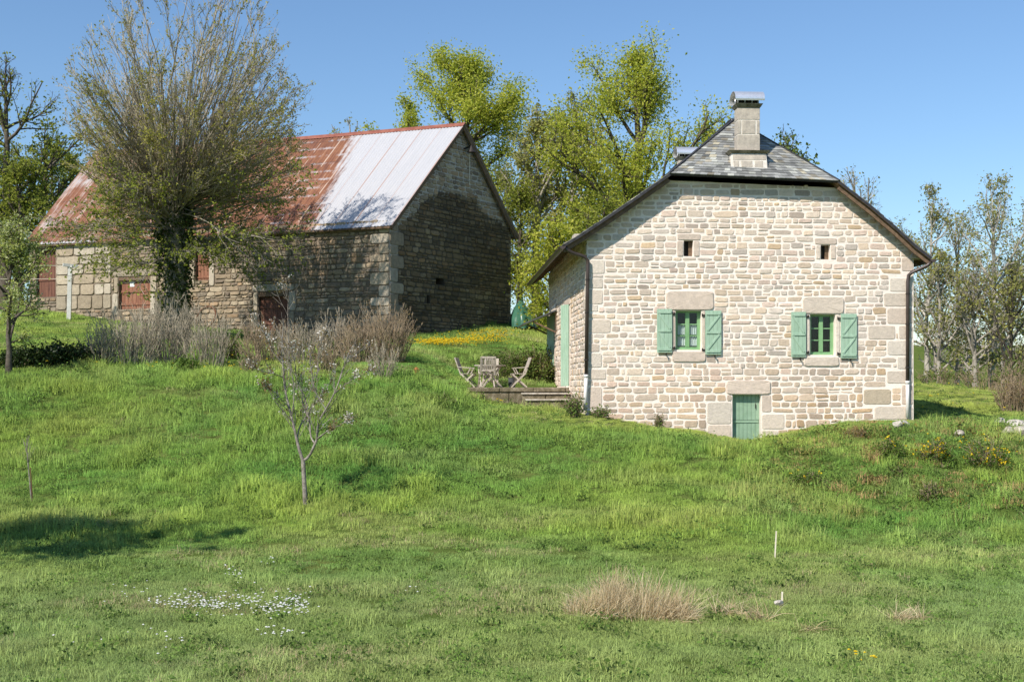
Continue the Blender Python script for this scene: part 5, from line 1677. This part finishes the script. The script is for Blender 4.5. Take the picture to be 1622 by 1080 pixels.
# sapling with its guard stake
dS = d_at(50, 795)
sg = G(50, dS, -.03)
sap = empty('sapling', sg, 0, 'thin leafless sapling tied to a rusty rod on the left of the slope', 'sapling')
sp_ = lambda px, py, dy=0: P(px, py, dS+dy)-sg
tk = Acc(); s_ = np.array([sp_(50,796), sp_(47,760), sp_(44,730), sp_(42,700)]); tk.add(*tubes(spline(s_, 8)[None], np.linspace(.018, .007, 8)[None], 6))
P2, R2, L2 = side_shoots(rng, spline(s_, 8)[None], np.linspace(.018, .007, 8)[None], 16, .6, 1.0, .5, .3, np.array([1.4]), .3, .1)
tk.add(*tubes(P2, np.maximum(R2*.7, .004), 4)); tk.build('trunk', M['bark_cherry'], sap, smooth=True)
mb = MB(); mb.tube([(.02, .01, 0), tuple(sp_(46, 740)+np.array([.03,0,0]))], .012, 6); mb.build('rod', M['rust_iron'], sap)

# fruit tree at the left edge
rng = np.random.default_rng(31)
fg = G(14, 34.6, -.05)
H = P(0, 352, 34.6)[2]-fg[2]
gen = broadleaf(rng, H, .085, .2, 1.55, n1=20, n2=7, n3=5, leafn=6500, lsize=.085, clump=.14, elev=(28, 82), bark='bark_dark', leaf='leaf_pale', prof=[(0,.9),(.35,1.1),(.7,.75),(1,.3)], twigr=.007)
place_tree(gen, fg, 'fruit_tree', 'small pale-leaved fruit tree beside the dark hedge at the left edge', None)

# shade tree beyond the left of the frame, whose shadow lies on the lawn
rng = np.random.default_rng(32)
sx, sy = -14.5, 17.6
gz = tz(sx, sy)
gen = broadleaf(rng, 9.2, .2, .66, 3.5, n1=24, n2=7, n3=5, leafn=8000, lsize=.17, clump=.25, bark='bark_dark', leaf='leaf_green', prof=dense)
place_tree(gen, (sx, sy, gz-.05), 'shade_tree', 'leafy tree beyond the left edge that shades the lawn', None).scale = (1.25, .42, 1)

# ---- bare twiggy shrubs in a row before the barn
def twig_shrub(seed, px, d, top_py, hw_px, label, stems=130, mat='twig', leafn=0, leaf='leaf_bronze', flare=.5, name='bare_shrub', group='bare shrubs before the barn', base_dz=-.05, lsize=.05, wig=.06):
    rng = np.random.default_rng(seed)
    g = G(px, d, base_dz)
    H = P(0, top_py, d)[2]-g[2]
    Rw = hw_px/FPX*d
    o = empty(name, g, 0, label, 'shrub', group)
    az = rng.uniform(0, 2*math.pi, stems); q = np.sqrt(rng.random(stems))
    s = np.stack([np.cos(az)*q*Rw*flare, np.sin(az)*q*Rw*flare*.8, np.zeros(stems)], 1)
    tip = np.stack([np.cos(az)*q*Rw*.85, np.sin(az)*q*Rw*.7, H*(1-.25*q**2)*rng.uniform(.45, 1.08, stems)], 1)
    dr_ = tip-s; L = np.linalg.norm(dr_, axis=1)
    P1 = grow(rng, s, dr_, L, 6, .05, wig); R1 = rng.uniform(.007, .014, stems)[:, None]*np.linspace(1, .4, 6)[None]
    P2, R2, L2 = side_shoots(rng, P1, R1, 4, .25, 1.0, .45, .38, L, .2, .12, k=4); R2 = np.maximum(R2, .005)
    P3, R3, L3 = side_shoots(rng, P2, R2, 2, .2, 1.0, .5, .5, L2, .2, .1, k=3); R3 = np.maximum(R3, .0045)
    st = Acc(); st.add(*tubes(P1, R1, 4)); st.add(*tubes(P2, R2, 3)); st.add(*tubes(P3, R3, 3))
    st.build('stems', M[mat], o)
    if leafn:
        idx = rng.integers(0, len(P3), leafn); pt, _ = at(P3, idx, rng.uniform(.3, 1, leafn)); pt = pt+rng.normal(size=pt.shape)*.04
        V_, Q_ = leaves(rng, pt, lsize, .1); mesh_np('leaves', V_, [(Q_, 0)], M[leaf], o)
    return o
twig_shrub(201, 205, 36.6, 488, 70, 'wide grey-brown bare shrub left of the lime tree foot', 130)
twig_shrub(202, 266, 37.6, 468, 62, 'tallest grey bare shrub directly in front of the lime trunk', 130)
twig_shrub(203, 330, 36.9, 496, 54, 'smaller bare shrub between the lime tree and the dark red barn door', 90)
twig_shrub(214, 162, 36.2, 512, 36, 'lowest bare shrub at the left end of the row, beside the dark hedge', 60)
twig_shrub(215, 478, 38.2, 512, 48, 'thin bare shrub right of the dark red barn door', 80, leafn=120)
twig_shrub(216, 566, 38.6, 505, 46, 'thin bare shrub left of the rounded brown shrub', 80, mat='twig_brown', leafn=200)
twig_shrub(204, 425, 38.6, 505, 66, 'reddish bare shrub in front of the dark red barn door', 110, mat='twig_brown', leafn=500)
twig_shrub(205, 522, 39.6, 500, 58, 'bare shrub before the shaded part of the barn long wall', 110, leafn=200)
twig_shrub(206, 610, 39.0, 484, 58, 'rounded brown bare shrub before the barn corner', 150, mat='twig_brown', leafn=500)
twig_shrub(207, 608, 35.4, 545, 34, 'low thin bare shrub nearest the bank, below the rounded brown shrub', 46, leafn=60, flare=.3)
twig_shrub(208, 515, 35.6, 545, 30, 'low bare shrub with bronze leaves right of the cherry blossom', 40, leafn=260, leaf='leaf_bronze', mat='twig_brown', flare=.3)
twig_shrub(209, 395, 35.8, 545, 24, 'very small bare shrub left of the cherry blossom', 30, flare=.3, mat='twig_brown')
twig_shrub(210, 1612, 40.5, 596, 46, 'brown twiggy bush with yellow tips above the stone pile', 170, mat='twig_brown', leafn=1500, leaf='leaf_bronze', group=None, name='brown_bush')
twig_shrub(211, 1560, 52, 580, 62, 'low brown brushwood under the tallest birch', 60, mat='twig_brown', leafn=500, group='brushwood under the birches', leaf='leaf_green', lsize=.09)
twig_shrub(212, 1490, 54, 584, 50, 'low brushwood under the drooping birch', 50, mat='twig_brown', leafn=500, group='brushwood under the birches', leaf='leaf_green', lsize=.09)
twig_shrub(213, 1618, 50, 566, 44, 'low brushwood with green leaves by the right edge', 60, mat='twig_brown', leafn=900, group='brushwood under the birches', leaf='leaf_green', lsize=.09)

# ---- leafy bushes
def bush(seed, px, d, top_py, hw_px, label, leaf='leaf_dark', leafn=4200, lsize=.09, name='leafy_bush', group=None, depth=.8, flower=None, nfl=0, cat='bush', fsize=.05, bdz=-.1):
    rng = np.random.default_rng(seed)
    g = G(px, d, bdz); H = P(0, top_py, d)[2]-g[2]; Rw = hw_px/FPX*d
    o = empty(name, g, 0, label, cat, group)
    n = 60
    az = rng.uniform(0, 2*math.pi, n); q = np.sqrt(rng.random(n))
    tip = np.stack([np.cos(az)*q*Rw, np.sin(az)*q*Rw*depth, H*np.sqrt(np.clip(1-.8*q**2, .05, 1))*rng.uniform(.45, 1.0, n)], 1)
    s = tip*np.array([.25, .25, 0])
    dd = tip-s; L = np.linalg.norm(dd, axis=1)
    P1 = grow(rng, s, dd, L, 5, .0, .08); R1 = rng.uniform(.008, .016, n)[:, None]*np.linspace(1, .4, 5)[None]
    P2, R2, L2 = side_shoots(rng, P1, R1, 6, .3, 1., .8, .4, L, .1, .15, k=4)
    st = Acc(); st.add(*tubes(P1, R1, 4)); st.add(*tubes(P2, np.maximum(R2, .005), 3)); st.build('stems', M['twig_brown'], o)
    idx = rng.integers(0, len(P2), leafn); pt, _ = at(P2, idx, rng.uniform(.0, 1.1, leafn).clip(0, 1)); pt = pt+rng.normal(size=pt.shape)*lsize*1.1
    pt[:, 2] = np.maximum(pt[:, 2], .02)
    lf = Acc(); lf.add(*leaves(rng, pt, lsize, .35), 0)
    if nfl:
        idx = rng.integers(0, len(P2), nfl); pt = P2[idx, -1]+rng.normal(size=(nfl, 3))*.05+np.array([0, 0, .04])
        pt = (pt[:, None]+rng.normal(size=(nfl, 4, 3))*fsize*.5).reshape(-1, 3)
        lf.add(*leaves(rng, pt, fsize, .3, .8), 1)
    lf.build('leaves', [M[leaf]] + ([M[flower]] if nfl else []), o)
    return o
HG = 'clipped bushes of the dark hedge'
bush(301, 35, 35.8, 548, 36, 'dark hedge bush behind the fruit tree stem at the left edge', group=HG, name='hedge_bush', leafn=5200)
bush(302, 80, 36.0, 541, 36, 'dark hedge bush in the middle of the low hedge', group=HG, name='hedge_bush', leafn=5200)
bush(303, 124, 36.2, 546, 34, 'dark hedge bush at the right end, beside the bare shrubs', group=HG, name='hedge_bush', leafn=5000)
bush(304, 292, 36.0, 572, 26, 'small bright green bush at the foot of the grey shrubs', leaf='leaf_weed', leafn=1600, lsize=.1)
bush(305, 366, 39.2, 528, 12, 'tiny green bush before the barn wall between bare shrubs', leaf='leaf_green', leafn=700)
bush(306, 815, 43.4, 552, 34, 'green bush behind the table and the right garden chair', leaf='leaf_green', leafn=3800, lsize=.085)
bush(307, 850, 43.2, 545, 30, 'reddish-green bush between the garden chair and the house wall', leaf='leaf_green', leafn=3600, lsize=.085, flower='leaf_bronze', nfl=95)
bush(308, 780, 44.6, 556, 22, 'low green bush left of the chair back', leaf='leaf_weed', leafn=1700, lsize=.08)
bush(309, 910, 33.6, 622, 13, 'nettle clump growing at the left corner of the house', leaf='leaf_weed', leafn=700, lsize=.07, cat='weed', name='weed_clump', bdz=-.02)
bush(310, 951, 33.7, 642, 15, 'low weed clump at the wall right of the downpipe', leaf='leaf_weed', leafn=500, lsize=.06, cat='weed', name='weed_clump', bdz=-.02)
bush(311, 1043, 33.75, 652, 8, 'thin tall weed against the wall left of the cellar door', leaf='leaf_weed', leafn=160, lsize=.05, cat='weed', name='weed_clump', bdz=-.02)
BG = 'yellow-flowered broom bushes on the bank'
bush(320, 1484, 29.4, 686, 26, 'yellow-flowered bush on the bank, left one of the pair', 'leaf_weed', 1700, .06, 'broom_bush', BG, flower='yellow_petal', nfl=80)
bush(321, 1562, 29.3, 688, 36, 'yellow-flowered bush on the bank nearest the stone pile', 'leaf_weed', 2200, .06, 'broom_bush', BG, flower='yellow_petal', nfl=95)
bush(322, 1408, 29.6, 696, 30, 'low green bush on the bank below the pale stone', 'leaf_weed', 1900, .07, 'broom_bush', BG, flower='yellow_petal', nfl=25)
bush(323, 1275, 27.6, 745, 30, 'low spreading green weed bush halfway down the bank below the door', 'leaf_weed', 1300, .06, 'weed_clump', None, cat='weed', flower='yellow_petal', nfl=8)
bush(324, 1420, 28.4, 738, 16, 'small dark tuft bush halfway down the right bank', 'leaf_green', 900, .06, 'weed_clump', None, cat='weed')
bush(325, 1470, 27.0, 762, 20, 'flat grey-green weed bush low on the right bank', 'leaf_green', 900, .06, 'weed_clump', None, cat='weed')
bush(326, 690, 33.6, 622, 34, 'low weed bush on top of the bank left of the terrace', 'leaf_weed', 1700, .055, 'weed_clump', None, cat='weed')
bush(327, 1352, 31.6, 676, 26, 'brownish low weeds on the mound before the house', 'leaf_bronze', 700, .05, 'weed_clump', None, cat='weed')
# ------------------------------------------------------------------ grass, flowers, straw
rng = np.random.default_rng(91)
def blade_tuft(rng, n, rad, h, w_, lean=.45):
    """curved tapering blades of one tuft"""
    V, Q, T = [], [], []
    for k in range(n):
        a, q = rng.uniform(0, 6.283), math.sqrt(rng.random())*rad
        x, y = math.cos(a)*q, math.sin(a)*q
        b_ = rng.uniform(0, 6.283); L = h*rng.uniform(.45, 1.15); ln = L*rng.uniform(.1, lean*1.7)
        dx, dy = math.cos(b_), math.sin(b_)
        sx, sy = -dy*w_*.5, dx*w_*.5
        i = len(V)
        V += [(x-sx, y-sy, -.01), (x+sx, y+sy, -.01), (x-sx*.8+dx*ln*.3, y-sy*.8+dy*ln*.3, L*.55), (x+sx*.8+dx*ln*.3, y+sy*.8+dy*ln*.3, L*.55), (x+dx*ln, y+dy*ln, L*.93)]
        Q.append((i, i+1, i+3, i+2)); T.append((i+2, i+3, i+4))
    return np.array(V), np.array(Q), np.array(T)
def leafy_tuft(rng, n, rad, h, w_):
    pts = np.stack([rng.normal(0, rad*.5, n), rng.normal(0, rad*.5, n), np.abs(rng.normal(0, h*.5, n))], 1)
    V, Q = leaves(rng, pts, w_, .5, .6)
    return V, Q, np.zeros((0, 3), int)
m, nt, b = new_mat('grass_blades')
tint = nd(nt, 'ShaderNodeAttribute', attribute_type='INSTANCER', attribute_name='tint').outputs['Color']
r = nd(nt, 'ShaderNodeNewGeometry').outputs['Random Per Island']
k = ramp(nt, r, [(.0, .7), (.5, 1.0), (1.0, 1.3)])
c = mixc(nt, 1.0, tint, k, 'MULTIPLY')
gn = nd(nt, 'ShaderNodeNewGeometry').outputs['Normal']
vm = nd(nt, 'ShaderNodeVectorMath', operation='MULTIPLY_ADD'); nt.links.new(gn, vm.inputs[0]); vm.inputs[1].default_value = (.6,.6,.6); vm.inputs[2].default_value = (0,0,.8)
vn = nd(nt, 'ShaderNodeVectorMath', operation='NORMALIZE'); nt.links.new(vm.outputs[0], vn.inputs[0])
nt.links.new(vn.outputs[0], b.inputs['Normal'])
nt.links.new(c, b.inputs['Base Color']); b.inputs['Roughness'].default_value = .55; b.inputs['Specular IOR Level'].default_value = .2
t = nd(nt, 'ShaderNodeBsdfTranslucent'); nt.links.new(c, t.inputs[0])
mx = nd(nt, 'ShaderNodeMixShader', ins={0: .42}); nt.links.new(b.outputs[0], mx.inputs[1]); nt.links.new(t.outputs[0], mx.inputs[2])
nt.links.new(mx.outputs[0], nt.nodes['Material Output'].inputs[0])
M['grass'] = m

def unlinked(name, VQT, mat):
    V, Q, T = VQT
    o = mesh_np(name, V, [(Q, 0), (T, 0)], mat)
    COL.objects.unlink(o)
    return o
tufts = []
for i in range(3): tufts.append(unlinked('short_tuft', blade_tuft(rng, 80, .19, .06, .007, .9), M['grass']))
for i in range(3): tufts.append(unlinked('meadow_tuft', blade_tuft(rng, 70, .20, .14, .008, .75), M['grass']))
for i in range(2): tufts.append(unlinked('tall_tuft', blade_tuft(rng, 50, .18, .27, .009, .6), M['grass']))
for i in range(2): tufts.append(unlinked('weed_tuft', leafy_tuft(rng, 60, .2, .15, .05), M['grass']))
for i in range(2): tufts.append(unlinked('straw_tuft', blade_tuft(rng, 16, .17, .085, .006, 1.3), M['grass']))

def scatter(name, pts, kind, scale, rot, tint, sources):
    me = bpy.data.meshes.new(name)
    me.vertices.add(len(pts)); me.vertices.foreach_set('co', np.asarray(pts, np.float32).ravel())
    for nm, ty, dat in (('kind', 'INT', kind.astype(np.int32)), ('size', 'FLOAT', scale.astype(np.float32)), ('turn', 'FLOAT', rot.astype(np.float32))):
        a = me.attributes.new(nm, ty, 'POINT'); a.data.foreach_set('value', dat)
    a = me.attributes.new('tint', 'FLOAT_COLOR', 'POINT')
    c4 = np.ones((len(pts), 4), np.float32); c4[:, :3] = tint; a.data.foreach_set('color', c4.ravel())
    o = bpy.data.objects.new(name, me); link(o)
    ng = bpy.data.node_groups.new(name, 'GeometryNodeTree')
    ng.interface.new_socket('Geometry', in_out='INPUT', socket_type='NodeSocketGeometry')
    ng.interface.new_socket('Geometry', in_out='OUTPUT', socket_type='NodeSocketGeometry')
    gi = ng.nodes.new('NodeGroupInput'); go = ng.nodes.new('NodeGroupOutput')
    def attr(nm, ty):
        n = ng.nodes.new('GeometryNodeInputNamedAttribute'); n.data_type = ty; n.inputs[0].default_value = nm
        return n.outputs[0]
    kd, sz, tn = attr('kind', 'INT'), attr('size', 'FLOAT'), attr('turn', 'FLOAT')
    cx = ng.nodes.new('ShaderNodeCombineXYZ'); ng.links.new(tn, cx.inputs[2])
    jn = ng.nodes.new('GeometryNodeJoinGeometry')
    for i, s in enumerate(sources):
        oi = ng.nodes.new('GeometryNodeObjectInfo'); oi.inputs['Object'].default_value = s; oi.inputs['As Instance'].default_value = True
        cmp_ = ng.nodes.new('FunctionNodeCompare'); cmp_.data_type = 'INT'; cmp_.operation = 'EQUAL'
        ints = [x for x in cmp_.inputs if x.type == 'INT']
        ng.links.new(kd, ints[0]); ints[1].default_value = i
        ip = ng.nodes.new('GeometryNodeInstanceOnPoints')
        ng.links.new(gi.outputs[0], ip.inputs['Points']); ng.links.new(cmp_.outputs[0], ip.inputs['Selection'])
        ng.links.new(oi.outputs['Geometry'], ip.inputs['Instance'])
        ng.links.new(cx.outputs[0], ip.inputs['Rotation']); ng.links.new(sz, ip.inputs['Scale'])
        ng.links.new(ip.outputs[0], jn.inputs[0])
    ng.links.new(jn.outputs[0], go.inputs[0])
    md = o.modifiers.new('scatter', 'NODES'); md.node_group = ng
    return o

def in_house(x, y, pad=.05):
    q = np.stack([x-H0[0], y-H0[1]], -1); u = q@ex[:2]; v = q@ey[:2]
    a = (u > -pad) & (u < HW+pad) & (v > -pad) & (v < HL+pad)
    return a | ((u > -1.75) & (u < 0) & (v > t0_-.12) & (v < t0_+3.9)) | ((u > -1.6) & (u < 0) & (v > t0_-.85) & (v < t0_))
def in_barn(x, y):
    q = np.stack([x-A3[0], y-A3[1]], -1)
    Mx = np.linalg.inv(np.stack([(D3-A3)[:2], (B3-A3)[:2]], 1)); s = q@Mx.T
    return (s[..., 0] > -.0) & (s[..., 0] < 1) & (s[..., 1] > -.0) & (s[..., 1] < 1)
# points: density falls with distance
pts = []
for (y0, y1, dens) in ((13.4, 17, 62), (17, 21, 52), (21, 26, 46), (26, 31, 38), (31, 36, 36), (36, 44, 22), (44, 54, 12), (54, 68, 7)):
    hwid = (y1/FPX)*(811+70)+5
    n = int((y1-y0)*2*hwid*dens)
    x = rng.uniform(-hwid, hwid, n); y = rng.uniform(y0, y1, n)
    k = (np.abs(x) < y/FPX*(811+60)+5)
    pts.append(np.stack([x[k], y[k]], 1))
pts = np.concatenate(pts)
x, y = pts[:, 0], pts[:, 1]
ok = ~in_house(x, y) & ~in_barn(x, y)
x, y = x[ok], y[ok]
z = terrain_z(x, y)
px = x/y*FPX+CX; py = HY - z/y*FPX
n = len(x)
print('grass points', n)
big = fnoise(x*.28, y*.28, 11, 3); mid = fnoise(x*.9, y*.9, 12, 3); fine = fnoise(x*2.6, y*2.6, 13, 2); str_ = fnoise(x*.35, y*1.3, 14, 3)
rnd = rng.random(n)
# bank zone = long grass; lawn = mown; lane by the house = short and dry
bank = np.clip((y-23.2)/2.2, 0, 1)*np.clip((36.5-y)/2.0, 0, 1)
lane = np.exp(-(((px-930)/170)**2)) * np.exp(-((y-33.4)/1.7)**2) + .8*np.exp(-((px-1500)/140)**2)*np.clip((y-36)/3, 0, 1)
upper = np.clip((y-36.5)/1.5, 0, 1)
kind = rng.integers(0, 3, n)
tall = (rnd < bank*(.12+.85*mid)) & (lane < .45)
kind[tall] = 3 + rng.integers(0, 3, tall.sum())
vt = (rng.random(n) < bank*np.clip((mid-.5)*2.2, 0, .6)) & (lane < .3)
kind[vt] = 6 + rng.integers(0, 2, vt.sum())
rb = np.clip((px-1120)/200, 0, 1)*bank*np.clip((845-py)/50, 0, 1)
wd = (rng.random(n) < (.038+.26*rb+.6*bank*np.clip((fine-.52)*3, 0, 1)*np.clip((big-.4)*4, 0, 1)))
kind[wd] = 8 + rng.integers(0, 2, wd.sum())
lawnt = (bank < .2) & (rng.random(n) < np.clip((mid-.56)*2.0, 0, .3))
kind[lawnt] = 3 + rng.integers(0, 3, lawnt.sum())
dryk = np.clip((str_-.54)*4, 0, 1)*(1-.55*bank) + lane*.35
dryk += .35*np.exp(-(((px-1530)/120)**2+((py-800)/70)**2)) + .6*np.exp(-(((px-340)/90)**2+((py-888)/16)**2)) + .5*np.exp(-(((px-1450)/60)**2+((py-890)/25)**2))
dk = (rng.random(n) < dryk*.28)
kind[dk] = 10 + rng.integers(0, 2, dk.sum())
size = rng.uniform(.7, 1.35, n)*(1+.012*np.clip(y-20, 0, 30))*(.75+.5*mid)
size[lane > .5] *= .75
nearw = (px > 890) & (px < 1470) & (y > 32.3) & (y < 36)
kind[nearw & (kind >= 3) & (kind < 10)] = 1
size[nearw] *= .8
cA, cB, cC, cD = np.array([.118,.165,.032]), np.array([.068,.138,.028]), np.array([.19,.215,.045]), np.array([.075,.125,.04])
t_ = np.clip((big-.3)/.4, 0, 1)[:, None]
tint_ = cA*(1-t_) + cB*t_
f2 = np.clip((mid-.42)*2.5, 0, 1)[:, None]
tint_ = tint_*(1-f2*.4) + cC*f2*.4
f3 = np.clip((str_-.45)*3.0, 0, 1)[:, None]
tint_ = tint_*(1-f3*.5*(1-.5*bank[:, None])) + np.array([.21,.20,.085])*f3*.5*(1-.5*bank[:, None])
lw_ = np.clip((24-y)/4, 0, 1)[:, None]*.6
tint_ = tint_*(1-lw_) + np.array([.122,.148,.058])*lw_
tint_ = tint_*(1-lane[:, None]*.5) + np.array([.22,.215,.05])*lane[:, None]*.5
front = (px > 880) & (px < 1470) & (y > 32.2) & (y < 36)
br = rb*(rng.random(n) < .15)
tint_ = tint_*(1-br[:, None]) + np.array([.19,.13,.06])*br[:, None]
tint_ = tint_*rng.uniform(.78, 1.22, (n, 1))*(.8+.4*fine)[:, None]*2.95
sel = kind >= 10
tint_[sel] = np.array([.56,.45,.27])*rng.uniform(.7, 1.2, (sel.sum(), 1))
sel = (kind == 8) | (kind == 9)
tint_[sel] = np.array([.15,.25,.05])*rng.uniform(.55, 1.35, (sel.sum(), 1))*(1-br[sel, None]*np.array([-.2,.45,.3]))
g_ = scatter('meadow_grass', np.stack([x, y, z], 1), kind, size, rng.uniform(0, 6.283, n), tint_, tufts)
tag(g_, 'green meadow grass covering the lawn and the bank', 'grass', kind='stuff')

# flowers: daisies on the lawn, dandelions and daffodils by the barn
def flower_head(rng, r_, h, mat, stem=True):
    V, T = [(0, 0, h+r_*.55)], []
    for k in range(8):
        a = 2*math.pi*k/8; q = 1 if k % 2 else .7
        V.append((math.cos(a)*r_*q, math.sin(a)*r_*q, h+(.1 if k % 2 else -.1)*r_))
    V.append((0, 0, h-r_*.5))
    for k in range(8): T += [(0, 1+k, 1+(k+1) % 8), (9, 1+(k+1) % 8, 1+k)]
    return np.array(V), np.zeros((0, 4), int), np.array(T)
dz_ = [unlinked('daisy_head', flower_head(rng, .015, .085, None), M['white_petal'])]
yl_ = [unlinked('yellow_head', flower_head(rng, .03, .17, None), M['yellow_petal'])]
def px_scatter(spots):
    out = []
    for (cx_, cy_, sx_, sy_, n_) in spots:
        for _ in range(n_):
            a, b_ = rng.normal(cx_, sx_), rng.normal(cy_, sy_)
            d = d_at(a, b_); out.append(G(a, d))
    return np.array(out)
pp = px_scatter(((300,962,22,7,60),(335,968,14,4,50),(385,965,18,8,40),(430,968,20,8,60),(465,962,16,8,60),(445,975,20,5,36),(255,966,18,4,18),(210,940,20,8,9),(372,912,10,6,18),(425,895,14,5,6),(440,1010,22,4,20),(260,1020,25,5,10),(480,966,10,6,14),(350,960,70,14,36),(180,1000,60,30,8),(660,942,10,3,4)))
o = scatter('daisies', pp, np.zeros(len(pp)), rng.uniform(.8, 1.6, len(pp)), rng.uniform(0, 6, len(pp)), np.ones((len(pp), 3)), dz_)
tag(o, 'small white daisies scattered on the mown lawn', 'flowers', kind='stuff')
pp = px_scatter(((715,547,30,2.5,420),(690,549,20,2,220),(765,540,25,4,240),(780,533,14,3,60),(800,530,10,3,20),(838,518,14,2,30),(855,516,6,2,14),(330,560,50,8,40),(150,578,6,3,6),(1480,700,60,20,30),(1367,1052,10,4,6),(1388,1056,3,3,2),(1300,640,60,8,4),(790,640,6,3,8),(270,588,60,4,14),(380,575,30,10,20),(1500,640,40,12,14),(1040,672,20,4,5)))
o = scatter('yellow_flowers', pp, np.zeros(len(pp)), np.where(pp[:, 1] > 35, 1.0, .75)*rng.uniform(.8, 1.4, len(pp)), rng.uniform(0, 6, len(pp)), np.ones((len(pp), 3)), yl_)
tag(o, 'yellow flowers in a bright band on the grass by the barn', 'flowers', kind='stuff')

# dry straw clumps
def straw(seed, px, py, hw_px, h, n, label, name='straw_clump', group=None, lean=.5, dpt=.5, lw=.0085):
    rng = np.random.default_rng(seed)
    d = d_at(px, py); d += hw_px/FPX*d*dpt*.6
    g = G(px, d)
    Rw = hw_px/FPX*d
    a = rng.uniform(0, 6.283, n); q = np.sqrt(rng.random(n))
    sx_, sy_ = np.cos(a)*q*Rw*.95, np.sin(a)*q*Rw*dpt
    s = np.stack([sx_, sy_, terrain_z(sx_+g[0], sy_+g[1])-g[2]-.02], 1)
    hh = h*(.7+.3*np.sqrt(np.clip(1-q**2, 0, 1)))*rng.uniform(.45, 1.08, n)*(.55+.85*vnoise(sx_*3.4, sy_*3.4, seed))
    dd = np.stack([rng.normal(.0, lean*1.2, n)+(vnoise(sx_*2.6, sy_*2.6, seed+5)-.5)*1.3+np.clip(sx_/Rw-.3, 0, 1)*.7, rng.normal(-.1, lean, n)+sy_/Rw*.2, np.ones(n)], 1)
    bent = rng.random(n) < .2
    dd[bent] += np.stack([rng.normal(0, 1.3, bent.sum()), rng.normal(-.3, .6, bent.sum()), -.3*np.ones(bent.sum())], 1)
    Pn = grow(rng, s, dd, hh*1.15, 6, -.9*lean, .10)
    tn = unit(np.cross(Pn[:, -1]-Pn[:, 0], rng.normal(size=(n, 3))))
    wd_ = (lw*rng.uniform(.6, 1.4, n))[:, None]*np.linspace(1, .3, 6)[None]
    L_, R_ = Pn - tn[:, None]*wd_[..., None]*.5, Pn + tn[:, None]*wd_[..., None]*.5
    V = np.stack([L_, R_], 2).reshape(-1, 3)
    k = np.arange(5)
    q_ = np.stack([2*k, 2*k+1, 2*k+3, 2*k+2], 1)
    Q = (np.arange(n)[:, None, None]*12 + q_[None]).reshape(-1, 4)
    return tag(mesh_np(name, V, [(Q, 0)], M['dry'], loc=g), label, 'dry grass', group)
straw(401, 992, 980, 100, .50, 2100, 'big clump of dry straw-coloured grass in the middle of the lawn', lean=.22)
straw(402, 1062, 984, 40, .42, 700, 'flattened dry stalks spilling right from the big straw clump', lean=.8)
straw(403, 1155, 976, 28, .42, 190, 'sparse dry tuft between the big straw clump and the short stake', lean=.6)
straw(404, 1205, 984, 22, .40, 120, 'sparse dry brown tuft just left of the white stone', lean=.5)
straw(405, 1282, 1000, 22, .26, 130, 'low dry wisps right of the white stone', lean=.8)
straw(406, 1440, 985, 30, .38, 240, 'dry brownish tuft at the lower right of the lawn', lean=.5)
straw(407, 290, 878, 12, .34, 26, 'few dry stalks at the end of the tree shadow', lean=.7)
straw(408, 1365, 952, 24, .12, 150, 'small flat pale dry patch right of the short stake', lean=1.2)
